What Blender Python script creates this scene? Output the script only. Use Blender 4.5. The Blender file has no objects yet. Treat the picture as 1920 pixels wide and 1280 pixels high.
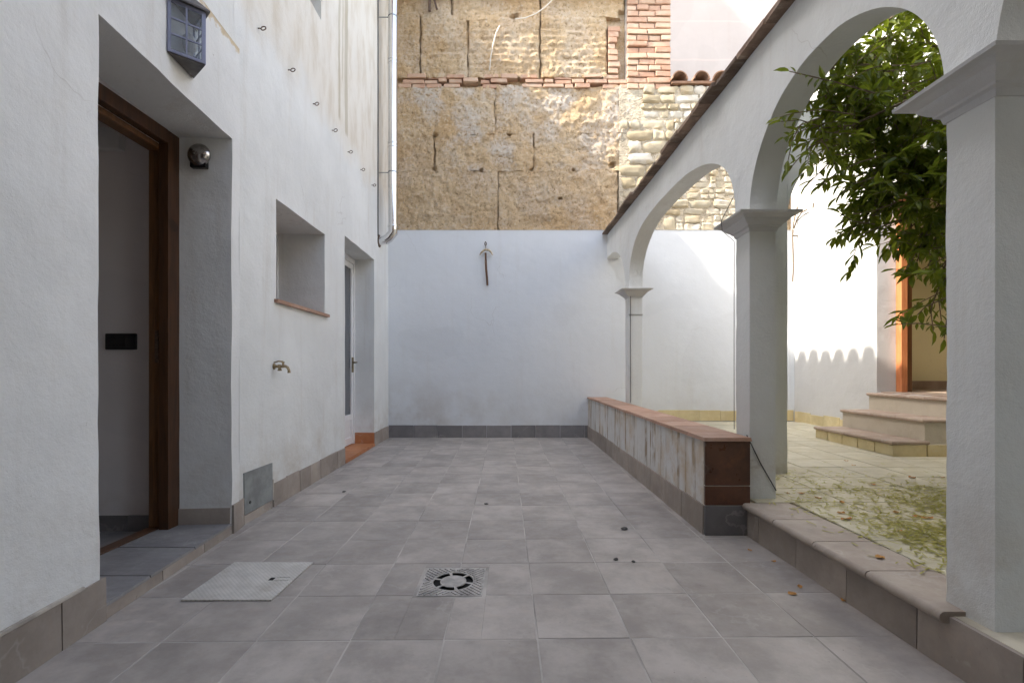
import bpy, bmesh, math, random
from mathutils import Vector, Matrix, noise
random.seed(7)
S = bpy.context.scene
COL = S.collection

# ------------------------------------------------------------------ camera, sky, sun, exposure
F, CX, HY, CH = 895.0, 960.0, 690.0, 0.95      # focal length / principal column / horizon row in photo pixels, eye height
cd = bpy.data.cameras.new('camera'); cam = bpy.data.objects.new('camera', cd); COL.objects.link(cam)
cam.location = (0, 0, CH); cam.rotation_euler = (math.radians(90), 0, 0)
cd.sensor_width = 36; cd.lens = F / 1920 * 36; cd.shift_y = 50 / 1920; cd.clip_start = 0.02; cd.clip_end = 400
S.camera = cam
SUN_TO = Vector((-1.0, -0.18, 1.0)).normalized()       # towards the sun
W = bpy.data.worlds.new('World'); S.world = W; W.use_nodes = True
wn = W.node_tree; bg = wn.nodes['Background']
sky = wn.nodes.new('ShaderNodeTexSky'); sky.sky_type = 'NISHITA'; sky.sun_disc = False
sky.sun_elevation = math.asin(SUN_TO.z); sky.sun_rotation = math.atan2(SUN_TO.x, SUN_TO.y)
sky.air_density = 1.0; sky.dust_density = 2.5; sky.ozone_density = 0.6
hs = wn.nodes.new('ShaderNodeHueSaturation'); hs.inputs['Saturation'].default_value = 0.62
wn.links.new(sky.outputs[0], hs.inputs['Color']); wn.links.new(hs.outputs[0], bg.inputs['Color'])
bg.inputs['Strength'].default_value = 0.15
sl = bpy.data.lights.new('sun', 'SUN'); sl.energy = 2.0; sl.angle = math.radians(0.5); sl.color = (1.0, 0.93, 0.82)
so = bpy.data.objects.new('sun', sl); COL.objects.link(so); so.location = (-20, -4, 20)
so.rotation_euler = SUN_TO.to_track_quat('Z', 'Y').to_euler()
S.view_settings.view_transform = 'Standard'; S.view_settings.look = 'None'
S.view_settings.gamma = 1.0; S.view_settings.exposure = 2.48; S.view_settings.use_curve_mapping = False
S.render.engine = 'CYCLES'
S.cycles.max_bounces = 10; S.cycles.diffuse_bounces = 6

# ------------------------------------------------------------------ helpers
def P(x, y, Z):                       # a photo pixel at distance Z
    return Vector(((x - CX) / F * Z, Z, CH + (HY - y) / F * Z))
def RX(x, Z=6.6): return (x - CX) / F * Z
def RH(y, Z=6.6): return CH + (HY - y) / F * Z
def floor_at(x, y, h):                # where the ray of a pixel meets height h
    Z = (CH - h) * F / (y - HY); return Vector(((x - CX) / F * Z, Z, h))
def nz(*a): return noise.noise(Vector(a))

class MB:
    def __init__(s): s.v = []; s.f = []
    def vert(s, p): s.v.append(tuple(p)); return len(s.v) - 1
    def quad(s, a, b, c, d):
        i = len(s.v); s.v += [tuple(a), tuple(b), tuple(c), tuple(d)]; s.f.append((i, i+1, i+2, i+3))
    def hexa(s, b, t):                # four bottom corners ccw, four top corners ccw
        i = len(s.v); s.v += [tuple(p) for p in b] + [tuple(p) for p in t]
        s.f += [(i+3, i+2, i+1, i), (i+4, i+5, i+6, i+7)] + [(i+k, i+(k+1) % 4, i+4+(k+1) % 4, i+4+k) for k in range(4)]
    def box(s, x0, x1, y0, y1, z0, z1, bev=0.0):
        if bev <= 0:
            s.hexa([(x0, y0, z0), (x1, y0, z0), (x1, y1, z0), (x0, y1, z0)], [(x0, y0, z1), (x1, y0, z1), (x1, y1, z1), (x0, y1, z1)]); return
        i = len(s.v); b = bev
        def ring(e, z): return [(x0+e, y0+e, z), (x1-e, y0+e, z), (x1-e, y1-e, z), (x0+e, y1-e, z)]
        s.v += ring(b, z0) + ring(0, z0+b) + ring(0, z1-b) + ring(b, z1)
        s.f.append((i+3, i+2, i+1, i)); s.f.append((i+12, i+13, i+14, i+15))
        for r in range(3):
            for k in range(4): s.f.append((i+4*r+k, i+4*r+(k+1) % 4, i+4*r+4+(k+1) % 4, i+4*r+4+k))
    def tube(s, pts, r, n=8, cap=True):
        pts = [Vector(p) for p in pts]; rr = r if isinstance(r, (list, tuple)) else [r]*len(pts)
        base = len(s.v); u = None
        for k, p in enumerate(pts):
            d = (pts[min(k+1, len(pts)-1)] - pts[max(k-1, 0)]).normalized()
            if u is None: u = d.orthogonal().normalized()
            else:
                u = (u - d*u.dot(d));  u = u.normalized() if u.length > 1e-5 else d.orthogonal().normalized()
            w = d.cross(u)
            for j in range(n):
                a = 2*math.pi*j/n; s.v.append(tuple(p + (u*math.cos(a) + w*math.sin(a))*rr[k]))
        for k in range(len(pts)-1):
            for j in range(n):
                s.f.append((base+k*n+j, base+k*n+(j+1) % n, base+(k+1)*n+(j+1) % n, base+(k+1)*n+j))
        if cap:
            s.f.append(tuple(base+j for j in range(n))[::-1]); s.f.append(tuple(base+(len(pts)-1)*n+j for j in range(n)))
    def lathe(s, c, axis, prof, n=20):   # prof: list of (distance along axis, radius)
        c = Vector(c); ax = Vector(axis).normalized(); u = ax.orthogonal().normalized(); w = ax.cross(u)
        base = len(s.v)
        for (t, r) in prof:
            for j in range(n):
                a = 2*math.pi*j/n; s.v.append(tuple(c + ax*t + (u*math.cos(a)+w*math.sin(a))*max(r, 1e-4)))
        for k in range(len(prof)-1):
            for j in range(n):
                s.f.append((base+k*n+j, base+k*n+(j+1) % n, base+(k+1)*n+(j+1) % n, base+(k+1)*n+j))
        s.f.append(tuple(base+j for j in range(n))[::-1]); s.f.append(tuple(base+(len(prof)-1)*n+j for j in range(n)))
    def mesh(s, name, m, off=(0, 0, 0), smooth=None):
        o = Vector(off); me = bpy.data.meshes.new(name)
        me.from_pydata([tuple(Vector(p)-o) for p in s.v], [], s.f); me.materials.append(m)
        if smooth is not None:
            bm = bmesh.new(); bm.from_mesh(me); bmesh.ops.remove_doubles(bm, verts=bm.verts, dist=1e-5)
            bmesh.ops.recalc_face_normals(bm, faces=bm.faces) if smooth[1] else None
            bm.to_mesh(me); bm.free()
            for p in me.polygons: p.use_smooth = True
            me.set_sharp_from_angle(angle=math.radians(smooth[0]))
        me.update(); return me

def tag(o, label, cat, group=None):
    o['label'] = label; o['category'] = cat
    if group: o['group'] = group
    return o
def thing(name, label, cat, loc=(0, 0, 0), group=None):
    o = bpy.data.objects.new(name, None); o.empty_display_size = 0.05; COL.objects.link(o); o.location = loc
    return tag(o, label, cat, group)
def wl(o):                              # location of a part in the world (parts are never rotated parents)
    return Vector(o.location) + (wl(o.parent) if o.parent else Vector((0, 0, 0)))
def part(name, mb, m, parent=None, smooth=None, at=None):
    """one mesh object from world-space geometry"""
    pw = wl(parent) if parent else Vector((0, 0, 0))
    org = Vector(at) if at is not None else pw
    o = bpy.data.objects.new(name, mb.mesh(name, m, org, smooth)); COL.objects.link(o)
    o.parent = parent; o.location = org - pw
    return o
def inst(name, me, parent, loc, rot=(0, 0, 0), sc=(1, 1, 1)):
    o = bpy.data.objects.new(name, me); COL.objects.link(o); o.parent = parent
    o.location = Vector(loc) - (wl(parent) if parent else Vector((0, 0, 0))); o.rotation_euler = rot; o.scale = sc
    return o
def struct(o): o['kind'] = 'structure'; return o

# ------------------------------------------------------------------ materials
class NT:
    def __init__(s, name):
        s.m = bpy.data.materials.new(name); s.m.use_nodes = True; s.t = s.m.node_tree
        s.b = s.t.nodes['Principled BSDF']; s.out = s.t.nodes['Material Output']
        s.geo = s.t.nodes.new('ShaderNodeNewGeometry'); s.oi = s.t.nodes.new('ShaderNodeObjectInfo')
        s.pos = s.geo.outputs['Position']; s.rnd = s.oi.outputs['Random']
    def n(s, t, **k):
        x = s.t.nodes.new(t)
        for a, b in k.items(): setattr(x, a, b)
        return x
    def put(s, sock, v):
        if isinstance(v, bpy.types.NodeSocket): s.t.links.new(v, sock)
        else:
            if isinstance(v, (tuple, list)) and len(v) == 3 and sock.type == 'RGBA': v = (*v, 1)
            sock.default_value = v
    def math(s, op, a, b=0.0, clamp=False):
        x = s.n('ShaderNodeMath', operation=op); x.use_clamp = clamp; s.put(x.inputs[0], a); s.put(x.inputs[1], b); return x.outputs[0]
    def scale(s, vec, sc, off=(0, 0, 0)):
        x = s.n('ShaderNodeMapping'); s.put(x.inputs['Vector'], vec); x.inputs['Scale'].default_value = sc; x.inputs['Location'].default_value = off
        return x.outputs[0]
    def shift(s, amount=37.0):         # position moved by the piece's own random number
        x = s.n('ShaderNodeVectorMath', operation='ADD'); c = s.n('ShaderNodeCombineXYZ')
        r = s.math('MULTIPLY', s.rnd, amount)
        for k in range(3): s.put(c.inputs[k], r)
        s.put(x.inputs[0], s.pos); s.put(x.inputs[1], c.outputs[0]); return x.outputs[0]
    def noise(s, sc, det=4, ro=0.55, vec=None, dist=0.0):
        x = s.n('ShaderNodeTexNoise'); s.put(x.inputs['Vector'], vec or s.pos); x.inputs['Scale'].default_value = sc
        x.inputs['Detail'].default_value = det; x.inputs['Roughness'].default_value = ro; x.inputs['Distortion'].default_value = dist
        return x.outputs['Fac']
    def voro(s, sc, vec=None, feature='F1'):
        x = s.n('ShaderNodeTexVoronoi', feature=feature); s.put(x.inputs['Vector'], vec or s.pos); x.inputs['Scale'].default_value = sc
        return x.outputs['Distance']
    def step(s, v, a, b, lo=0.0, hi=1.0):   # smooth range
        x = s.n('ShaderNodeMapRange', interpolation_type='SMOOTHSTEP'); s.put(x.inputs[0], v)
        for i, q in zip((1, 2, 3, 4), (a, b, lo, hi)): x.inputs[i].default_value = q
        return x.outputs[0]
    def mix(s, f, a, b, mode='MIX'):
        x = s.n('ShaderNodeMix', data_type='RGBA', blend_type=mode); s.put(x.inputs[0], f); s.put(x.inputs[6], a); s.put(x.inputs[7], b)
        return x.outputs[2]
    def xyz(s, vec=None):
        x = s.n('ShaderNodeSeparateXYZ'); s.put(x.inputs[0], vec or s.pos); return x.outputs
    def bump(s, h, st=0.5, d=0.01, prev=None):
        x = s.n('ShaderNodeBump'); s.put(x.inputs['Height'], h); x.inputs['Strength'].default_value = st; x.inputs['Distance'].default_value = d
        if prev is not None: s.t.links.new(prev, x.inputs['Normal'])
        return x.outputs[0]
    def done(s, col=None, rough=None, nrm=None, metal=None, **k):
        if col is not None: s.put(s.b.inputs['Base Color'], col)
        if rough is not None: s.put(s.b.inputs['Roughness'], rough)
        if nrm is not None: s.t.links.new(nrm, s.b.inputs['Normal'])
        if metal is not None: s.b.inputs['Metallic'].default_value = metal
        for a, b in k.items(): s.put(s.b.inputs[a.replace('_', ' ')], b)
        return s.m

def plaster(name, base=(0.79, 0.80, 0.782), dirt=(0.52, 0.47, 0.40), amt=0.35, damp=0.5, rough_bump=1.0, extra=None):
    t = NT(name)
    big = t.noise(0.9, 5, 0.6); mid = t.noise(4.0, 5, 0.6)
    c = t.mix(t.step(big, 0.38, 0.66, 0, amt*0.9), base, tuple(x*0.80 for x in base)); c = t.mix(t.step(mid, 0.48, 0.72, 0, amt*0.5), c, tuple(x*0.84 for x in base))
    streak = t.noise(1.0, 5, 0.6, t.scale(t.pos, (9, 9, 0.7)))
    c = t.mix(t.step(streak, 0.52, 0.76, 0, amt*0.5), c, dirt)
    z = t.xyz()[2]
    low = t.math('MULTIPLY', t.step(z, 0.05, 0.75, 1.0, 0.0), t.step(t.noise(3.2, 6, 0.65), 0.42, 0.72))
    c = t.mix(t.math('MULTIPLY', low, damp), c, dirt)
    pits = t.step(t.noise(26, 3, 0.7), 0.70, 0.76)
    pits = t.math('MULTIPLY', pits, t.step(t.noise(1.7, 2), 0.45, 0.62))
    c = t.mix(t.math('MULTIPLY', pits, 0.55), c, (0.36, 0.32, 0.27))
    wv = t.n('ShaderNodeVectorMath', operation='ADD'); cn = t.n('ShaderNodeTexNoise'); cn.inputs['Scale'].default_value = 2.6; cn.inputs['Detail'].default_value = 4
    t.put(cn.inputs['Vector'], t.pos); sc_ = t.n('ShaderNodeVectorMath', operation='SCALE'); sc_.inputs[3].default_value = 0.5; t.put(sc_.inputs[0], cn.outputs['Color']); t.put(wv.inputs[0], t.pos); t.put(wv.inputs[1], sc_.outputs[0])
    crack = t.math('MULTIPLY', t.step(t.voro(0.9, wv.outputs[0], 'DISTANCE_TO_EDGE'), 0.0, 0.0045, 1, 0), t.step(t.noise(1.1, 3), 0.57, 0.66))
    c = t.mix(t.math('MULTIPLY', crack, 0.3), c, (0.33, 0.29, 0.25))
    patch = t.step(t.noise(0.75, 2, 0.4, t.scale(t.pos, (1, 1, 1), (7.7, 2.2, 1.1))), 0.60, 0.615)
    c = t.mix(t.math('MULTIPLY', patch, 0.30), c, tuple(x*0.87 for x in base))
    if extra: c = extra(t, c, z)
    h = t.math('ADD', t.math('MULTIPLY', t.noise(7, 4, 0.5), 1.0), t.math('MULTIPLY', t.noise(55, 4, 0.65), 0.22))
    nb = t.bump(h, 0.35*rough_bump, 0.02)
    nb = t.bump(t.math('SUBTRACT', t.noise(230, 2, 0.6), t.math('MULTIPLY', pits, 1.5)), 0.28*rough_bump, 0.003, nb)
    return t.done(c, 0.88, nb, Specular_IOR_Level=0.25)

def upper_house(t, c, z):
    y = t.xyz()[1]
    edge = t.math('ADD', z, t.math('MULTIPLY', t.noise(2.5, 4), 0.5))
    c = t.mix(t.step(edge, 3.22, 3.62, 0, 0.75), c, t.mix(t.step(t.noise(2.2, 5, 0.65, t.scale(t.pos, (3, 3, 1))), 0.4, 0.7), (0.76, 0.71, 0.62), (0.62, 0.54, 0.42)))
    yy = t.math('ADD', y, t.math('MULTIPLY', t.math('SUBTRACT', t.noise(3.0, 3), 0.5), 0.05))
    def streak(y0, y1, zb, wob):
        a = t.math('MULTIPLY', t.step(yy, y0, y0+0.03), t.step(yy, y1-0.03, y1, 1, 0))
        return t.math('MULTIPLY', t.math('MULTIPLY', a, t.step(z, zb, zb+0.06)), t.step(t.noise(1.0, 4, 0.7, t.scale(t.pos, (30, 30, 0.6))), 0.3, 0.7, 0.55, 1.0))
    m = t.math('MAXIMUM', streak(4.56, 4.64, 3.32, 0), t.math('MAXIMUM', streak(4.74, 4.86, 3.26, 0), streak(4.67, 4.72, 3.75, 0)))
    return t.mix(t.math('MULTIPLY', m, 0.75), c, (0.40, 0.35, 0.24))
def chipped(t, c, z):      # raw render along the upper edge of the thick coat round the door
    e = t.math('ADD', z, t.math('MULTIPLY', t.math('SUBTRACT', t.noise(9, 5, 0.7), 0.5), 0.22))
    m = t.step(e, 2.80, 2.83)
    return t.mix(t.math('MULTIPLY', m, 0.85), c, (0.58, 0.46, 0.28))
M = {}
M['plaster_near'] = plaster('white_plaster_near', (0.815, 0.82, 0.805), amt=0.6, damp=0.55, rough_bump=1.2, extra=chipped)
M['plaster_house'] = plaster('white_plaster_house', amt=0.6, damp=0.75, rough_bump=1.3, extra=upper_house)
def back_dirt(t, c, z):
    x = t.xyz()[0]
    q = t.math('MULTIPLY', t.step(z, 0.1, 1.05, 1, 0), t.step(t.noise(2.3, 6, 0.62), 0.36, 0.68))
    q = t.math('MULTIPLY', q, t.step(x, -1.7, 0.3, 1.0, 0.35))
    return t.mix(t.math('MULTIPLY', q, 0.75), c, (0.47, 0.43, 0.38))
M['plaster_back'] = plaster('white_plaster_back', (0.72, 0.74, 0.755), amt=0.25, damp=0.25, rough_bump=0.6, extra=back_dirt)
M['plaster_arc'] = plaster('white_plaster_arcade', (0.765, 0.775, 0.755), amt=0.45, damp=0.95, rough_bump=1.4)
M['plaster_cap'] = plaster('capital_plaster', (0.64, 0.635, 0.625), amt=0.6, damp=0.0, rough_bump=1.0)
M['plaster_right'] = plaster('white_plaster_right', (0.56, 0.555, 0.54), amt=0.25, damp=0.55)
M['plaster_in'] = plaster('indoor_paint', (0.82, 0.77, 0.75), amt=0.15, damp=0.35, rough_bump=0.3)
M['step_render'] = plaster('cream_step_render', (0.56, 0.50, 0.40), (0.40, 0.33, 0.22), amt=0.6, damp=0.9)
M['cream_in'] = plaster('cream_indoor_paint', (0.77, 0.72, 0.45), amt=0.15, damp=0.2, rough_bump=0.3)
def blocks(t, c, z):
    m = t.step(t.math('ABSOLUTE', t.math('SUBTRACT', t.math('FRACT', t.math('ADD', t.math('MULTIPLY', z, 1.55), t.math('MULTIPLY', t.noise(3, 2), 0.06))), 0.5)), 0.0, 0.035, 1, 0)
    return t.mix(t.math('MULTIPLY', m, 0.35), c, (0.66, 0.50, 0.42))
M['plaster_pink'] = plaster('pinkish_render', (0.46, 0.405, 0.365), (0.40, 0.31, 0.26), amt=0.4, damp=0, extra=blocks)
def drips(t, c, z):
    y = t.xyz()[1]
    v = t.scale(t.pos, (1, 1, 0.0))
    line = t.math('MULTIPLY', t.step(t.noise(11, 2, 0.5, t.scale(t.pos, (0.0, 1, 0.03))), 0.51, 0.60), t.step(t.noise(1.0, 4, 0.6, t.scale(t.pos, (1, 8, 4.5))), 0.38, 0.58))
    c = t.mix(t.math('MULTIPLY', line, 0.85), c, (0.27, 0.20, 0.12))
    wide = t.math('MULTIPLY', t.step(t.noise(3.6, 4, 0.6, t.scale(t.pos, (0, 1, 0.45))), 0.44, 0.66), t.step(t.noise(5, 6, 0.7), 0.36, 0.62))
    c = t.mix(t.math('MULTIPLY', wide, 0.75), c, (0.52, 0.39, 0.25))
    thin = t.step(t.noise(30, 1, 0.5, t.scale(t.pos, (0.0, 1, 0.02))), 0.67, 0.74)
    thin = t.math('MULTIPLY', thin, t.step(t.noise(1.0, 3, 0.6, t.scale(t.pos, (1, 9, 5))), 0.42, 0.60))
    return t.mix(t.math('MULTIPLY', thin, 0.8), c, (0.25, 0.19, 0.13))
M['plaster_low'] = plaster('stained_plaster', (0.70, 0.695, 0.68), amt=0.4, damp=0.4, extra=drips)

def tile_mat(name, a, b, warm, rough=0.55, spread=0.10, wear=0.5, spec=0.4):
    t = NT(name); p = t.shift()
    n1 = t.noise(4.2, 7, 0.66, p); n2 = t.noise(9, 6, 0.7, t.scale(p, (1, 2.2, 1))); n3 = t.noise(60, 3, 0.7, p)
    c = t.mix(t.step(n1, 0.32, 0.68), a, b)
    c = t.mix(t.step(n2, 0.5, 0.78, 0, wear), c, warm)
    c = t.mix(t.step(n3, 0.55, 0.8, 0, 0.16), c, tuple(x*0.45 for x in a))
    v = t.math('ADD', 1.0 - spread, t.math('MULTIPLY', t.rnd, 2*spread))
    hsv = t.n('ShaderNodeHueSaturation'); t.put(hsv.inputs['Value'], v); t.put(hsv.inputs['Color'], c)
    spot = t.step(t.noise(1.3, 6, 0.65), 0.46, 0.68, 0, 0.55)
    c = t.mix(spot, hsv.outputs[0], tuple(x*0.62 for x in b))
    mark = t.math('MULTIPLY', t.step(t.math('ABSOLUTE', t.math('SUBTRACT', t.noise(1.9, 5, 0.6), 0.52)), 0.0, 0.012, 1, 0), t.step(t.noise(2.7, 3), 0.45, 0.6))
    c = t.mix(t.math('MULTIPLY', mark, 0.22), c, (0.55, 0.52, 0.48))
    dots = t.step(t.noise(48, 2, 0.5), 0.74, 0.79)
    c = t.mix(t.math('MULTIPLY', dots, 0.5), c, (0.10, 0.085, 0.07))
    r = t.step(n2, 0.3, 0.7, rough-0.1, rough+0.12)
    nb = t.bump(t.math('ADD', n2, t.math('MULTIPLY', n3, 0.6)), 0.16, 0.004)
    return t.done(c, r, nb, Specular_IOR_Level=spec)
M['floor_tile'] = tile_mat('grey_floor_tile', (0.30, 0.268, 0.240), (0.45, 0.405, 0.365), (0.48, 0.415, 0.355), 0.46, 0.13)
M['skirt_tile'] = tile_mat('grey_skirting_tile', (0.30, 0.255, 0.218), (0.40, 0.345, 0.298), (0.42, 0.335, 0.265), 0.6, 0.14)
M['skirt_dark'] = tile_mat('dark_skirting_tile', (0.175, 0.165, 0.165), (0.235, 0.222, 0.218), (0.26, 0.235, 0.22), 0.6, 0.22)
M['step_tile'] = tile_mat('blue_grey_step_tile', (0.20, 0.192, 0.19), (0.285, 0.272, 0.265), (0.27, 0.24, 0.22), 0.45, 0.06)
M['clay'] = tile_mat('clay_coping_tile', (0.36, 0.20, 0.13), (0.46, 0.29, 0.21), (0.44, 0.34, 0.28), 0.6, 0.10)
M['terracotta'] = tile_mat('orange_terracotta', (0.42, 0.155, 0.062), (0.52, 0.22, 0.09), (0.45, 0.20, 0.10), 0.5, 0.06)
M['end_tile'] = tile_mat('dark_brown_glazed_tile', (0.06, 0.026, 0.016), (0.13, 0.054, 0.028), (0.23, 0.085, 0.032), 0.36, 0.08, 0.8)
M['nosing'] = tile_mat('pale_clay_nosing', (0.35, 0.285, 0.235), (0.47, 0.40, 0.335), (0.50, 0.45, 0.36), 0.6, 0.09)
M['stair_nosing'] = tile_mat('stair_clay_nosing', (0.34, 0.25, 0.185), (0.45, 0.35, 0.27), (0.48, 0.41, 0.33), 0.6, 0.08)
M['cream_tile'] = tile_mat('cream_terrace_tile', (0.49, 0.44, 0.30), (0.60, 0.555, 0.42), (0.45, 0.40, 0.24), 0.6, 0.06, 0.6)
M['yellow_tile'] = tile_mat('yellow_skirting_tile', (0.58, 0.47, 0.25), (0.68, 0.58, 0.34), (0.50, 0.40, 0.23), 0.6, 0.06)
M['roof_tile'] = tile_mat('weathered_roof_tile', (0.21, 0.115, 0.07), (0.34, 0.20, 0.125), (0.17, 0.14, 0.10), 0.85, 0.3, 0.7)
M['eave_slab'] = tile_mat('dirty_eave_slab', (0.15, 0.10, 0.07), (0.30, 0.21, 0.15), (0.42, 0.36, 0.29), 0.9, 0.4, 0.75)
def simple(name, col, rough=0.6, metal=0.0, var=0.12, sc=14.0, bump=0.2, bd=0.004, **k):
    t = NT(name); n = t.noise(sc, 5, 0.6)
    c = t.mix(t.step(n, 0.3, 0.7), tuple(x*(1-var) for x in col), tuple(min(1, x*(1+var)) for x in col))
    return t.done(c, rough, t.bump(t.noise(sc*4, 3), bump, bd), metal, **k)
M['grout'] = simple('pale_grout', (0.43, 0.40, 0.365), 0.9, var=0.38, sc=2.3)
M['grout_cream'] = simple('cream_grout', (0.50, 0.45, 0.35), 0.9, var=0.25, sc=5)
M['grout_dark'] = simple('dirty_mortar', (0.40, 0.36, 0.31), 0.95, var=0.25, sc=9)
M['rubble_mortar'] = simple('rubble_mortar', (0.50, 0.425, 0.31), 0.95, var=0.3, sc=11, bump=0.9, bd=0.03)
M['earth_ground'] = simple('earth_ground', (0.28, 0.24, 0.19), 0.95, var=0.3, sc=2)
M['alu_white'] = simple('white_lacquered_aluminium', (0.78, 0.78, 0.78), 0.35, var=0.03, bump=0.02)
M['black_plastic'] = simple('black_plastic', (0.012, 0.012, 0.013), 0.35, var=0.1, bump=0.02)
M['white_plastic'] = simple('white_plastic', (0.72, 0.72, 0.70), 0.4, var=0.03, bump=0.02)
M['dark'] = simple('void_shade_paint', (0.015, 0.014, 0.013), 0.9)  # near-black colour standing in for the shade inside slots
M['chrome'] = simple('polished_steel', (0.72, 0.72, 0.72), 0.16, 1.0, var=0.06, sc=4, bump=0.03)
M['bell_metal'] = simple('aged_chrome', (0.42, 0.40, 0.38), 0.22, 1.0, var=0.35, sc=22, bump=0.06)
M['brass'] = simple('dull_brass', (0.34, 0.27, 0.17), 0.42, 1.0, var=0.25, sc=40, bump=0.1)
M['iron'] = simple('rusty_iron', (0.13, 0.085, 0.06), 0.75, 0.3, var=0.4, sc=60, bump=0.3)
M['grey_metal'] = simple('painted_grey_sheet', (0.27, 0.285, 0.28), 0.5, 0.25, var=0.22, sc=9, bump=0.1)
M['lantern_frame'] = simple('blue_grey_metal', (0.26, 0.28, 0.38), 0.35, 0.35, var=0.1, bump=0.03)
M['lantern_roof'] = simple('dark_lantern_metal', (0.10, 0.09, 0.085), 0.5, 0.3, var=0.3, sc=30)
M['cable'] = simple('dark_cable', (0.05, 0.045, 0.045), 0.6)
M['pale_wire'] = simple('pale_wire', (0.62, 0.58, 0.50), 0.5)
M['dry_stick'] = simple('dry_twig', (0.16, 0.115, 0.075), 0.85, var=0.3, sc=50)
M['stone_chip'] = simple('grey_pebble', (0.10, 0.095, 0.09), 0.8, var=0.3, sc=40)
def steel_plate():
    t = NT('chequered_zinc_plate'); x, y, z = t.xyz()
    a = t.math('SINE', t.math('MULTIPLY', x, 330)); b = t.math('SINE', t.math('MULTIPLY', y, 330))
    h = t.step(t.math('MULTIPLY', a, b), 0.1, 0.6)
    n = t.noise(11, 5, 0.65)
    c = t.mix(t.step(n, 0.35, 0.7), (0.55, 0.525, 0.48), (0.68, 0.65, 0.60)); c = t.mix(t.math('MULTIPLY', h, 0.35), c, (0.34, 0.33, 0.30))
    c = t.mix(t.step(t.noise(5, 5, 0.7), 0.55, 0.75, 0, 0.5), c, (0.36, 0.30, 0.23))
    return t.done(c, 0.45, t.bump(h, 0.5, 0.002), 0.15)
M['plate'] = steel_plate()
M['drain'] = simple('cast_zinc_drain', (0.42, 0.395, 0.365), 0.55, 0.1, var=0.25, sc=18, bump=0.15)
def wood(name, a, b, rough=0.4, axis=(14, 14, 1.2)):
    t = NT(name); v = t.scale(t.pos, axis)
    g = t.noise(3.0, 6, 0.65, v, 1.2); k = t.step(t.noise(5, 2, 0.5), 0.70, 0.76)
    c = t.mix(t.step(g, 0.3, 0.7), a, b); c = t.mix(t.math('MULTIPLY', k, 0.6), c, tuple(x*0.35 for x in a))
    return t.done(c, rough, t.bump(g, 0.15, 0.003), Specular_IOR_Level=0.45)
M['wood_dark'] = wood('varnished_dark_wood', (0.050, 0.022, 0.010), (0.10, 0.042, 0.017))
M['wood_mid'] = wood('varnished_wood_edge', (0.10, 0.043, 0.015), (0.18, 0.078, 0.026))
M['blocker_wood'] = wood('dark_blocker_boards', (0.05, 0.03, 0.018), (0.09, 0.052, 0.03), 0.6)  # dark brown for the unseen rear wall, so it returns little light
M['blocker_render'] = simple('brown_render', (0.20, 0.15, 0.11), 0.9, var=0.2, sc=3)
M['wood_orange'] = wood('orange_varnished_wood', (0.42, 0.14, 0.05), (0.54, 0.21, 0.085))
M['stick_wood'] = wood('old_handle_wood', (0.085, 0.045, 0.026), (0.17, 0.085, 0.045), 0.7)
M['horn'] = simple('pale_horn', (0.50, 0.40, 0.26), 0.55, var=0.35, sc=25)
def glass(name, tint=(0.75, 0.8, 0.85)):
    t = NT(name); return t.done(tint, 0.06, None, 0.0, Transmission_Weight=0.9, IOR=1.2, Alpha=1.0)
M['glass'] = glass('clear_pane')
M['smoked'] = NT('smoked_reflective_glass').done((0.10, 0.105, 0.115), 0.14, None, 0.0, Specular_IOR_Level=0.6)
M['lamp_back'] = simple('white_enamel', (0.70, 0.72, 0.76), 0.35, var=0.04)

def earth(name, pale):
    t = NT(name); p = t.pos
    n1 = t.noise(1.6, 6, 0.65); n2 = t.noise(7, 7, 0.72); n3 = t.noise(27, 6, 0.78)
    c = t.mix(t.step(n1, 0.35, 0.65), (0.64, 0.435, 0.235), (0.72, 0.54, 0.335))
    c = t.mix(t.step(n2, 0.42, 0.68, 0, 0.6), c, (0.50, 0.335, 0.18))
    lime = t.math('MULTIPLY', t.step(t.noise(2.3, 5, 0.6, t.scale(p, (1, 1, 1), (3.3, 0, 1.7))), 0.42, 0.64), t.step(n3, 0.34, 0.58))
    c = t.mix(t.math('MULTIPLY', lime, pale), c, (0.68, 0.62, 0.55))
    c = t.mix(t.step(n3, 0.54, 0.63, 0, 0.8), c, (0.72, 0.61, 0.46))
    c = t.mix(t.step(n3, 0.45, 0.36, 0, 0.85), c, (0.27, 0.175, 0.10))
    h = t.math('ADD', t.math('MULTIPLY', n2, 1.0), t.math('MULTIPLY', n3, 0.6))
    nb = t.bump(h, 1.0, 0.05); nb = t.bump(t.noise(90, 4, 0.75), 0.8, 0.012, nb)
    return t.done(c, 0.95, nb, Specular_IOR_Level=0.1)
M['earth'] = earth('rammed_earth', 0.35); M['earth_pale'] = earth('lime_flecked_rammed_earth', 0.95)
def brick_mat(name, a, b, c2):
    t = NT(name); p = t.shift(11)
    n = t.noise(6, 5, 0.6, p); f = t.noise(45, 4, 0.7, p)
    c = t.mix(t.step(t.rnd, 0.1, 0.9), a, b); c = t.mix(t.step(n, 0.45, 0.72, 0, 0.7), c, c2)
    c = t.mix(t.step(f, 0.55, 0.8, 0, 0.4), c, tuple(x*0.5 for x in a))
    return t.done(c, 0.92, t.bump(t.math('ADD', n, t.math('MULTIPLY', f, 0.5)), 0.6, 0.012), Specular_IOR_Level=0.1)
M['brick'] = brick_mat('old_red_brick', (0.46, 0.275, 0.185), (0.57, 0.39, 0.275), (0.60, 0.47, 0.34))
M['stone'] = brick_mat('ochre_limestone', (0.38, 0.31, 0.20), (0.48, 0.415, 0.30), (0.52, 0.42, 0.27))
M['stone_white'] = brick_mat('lime_washed_rubble', (0.44, 0.385, 0.285), (0.56, 0.515, 0.43), (0.42, 0.32, 0.18))
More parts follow.
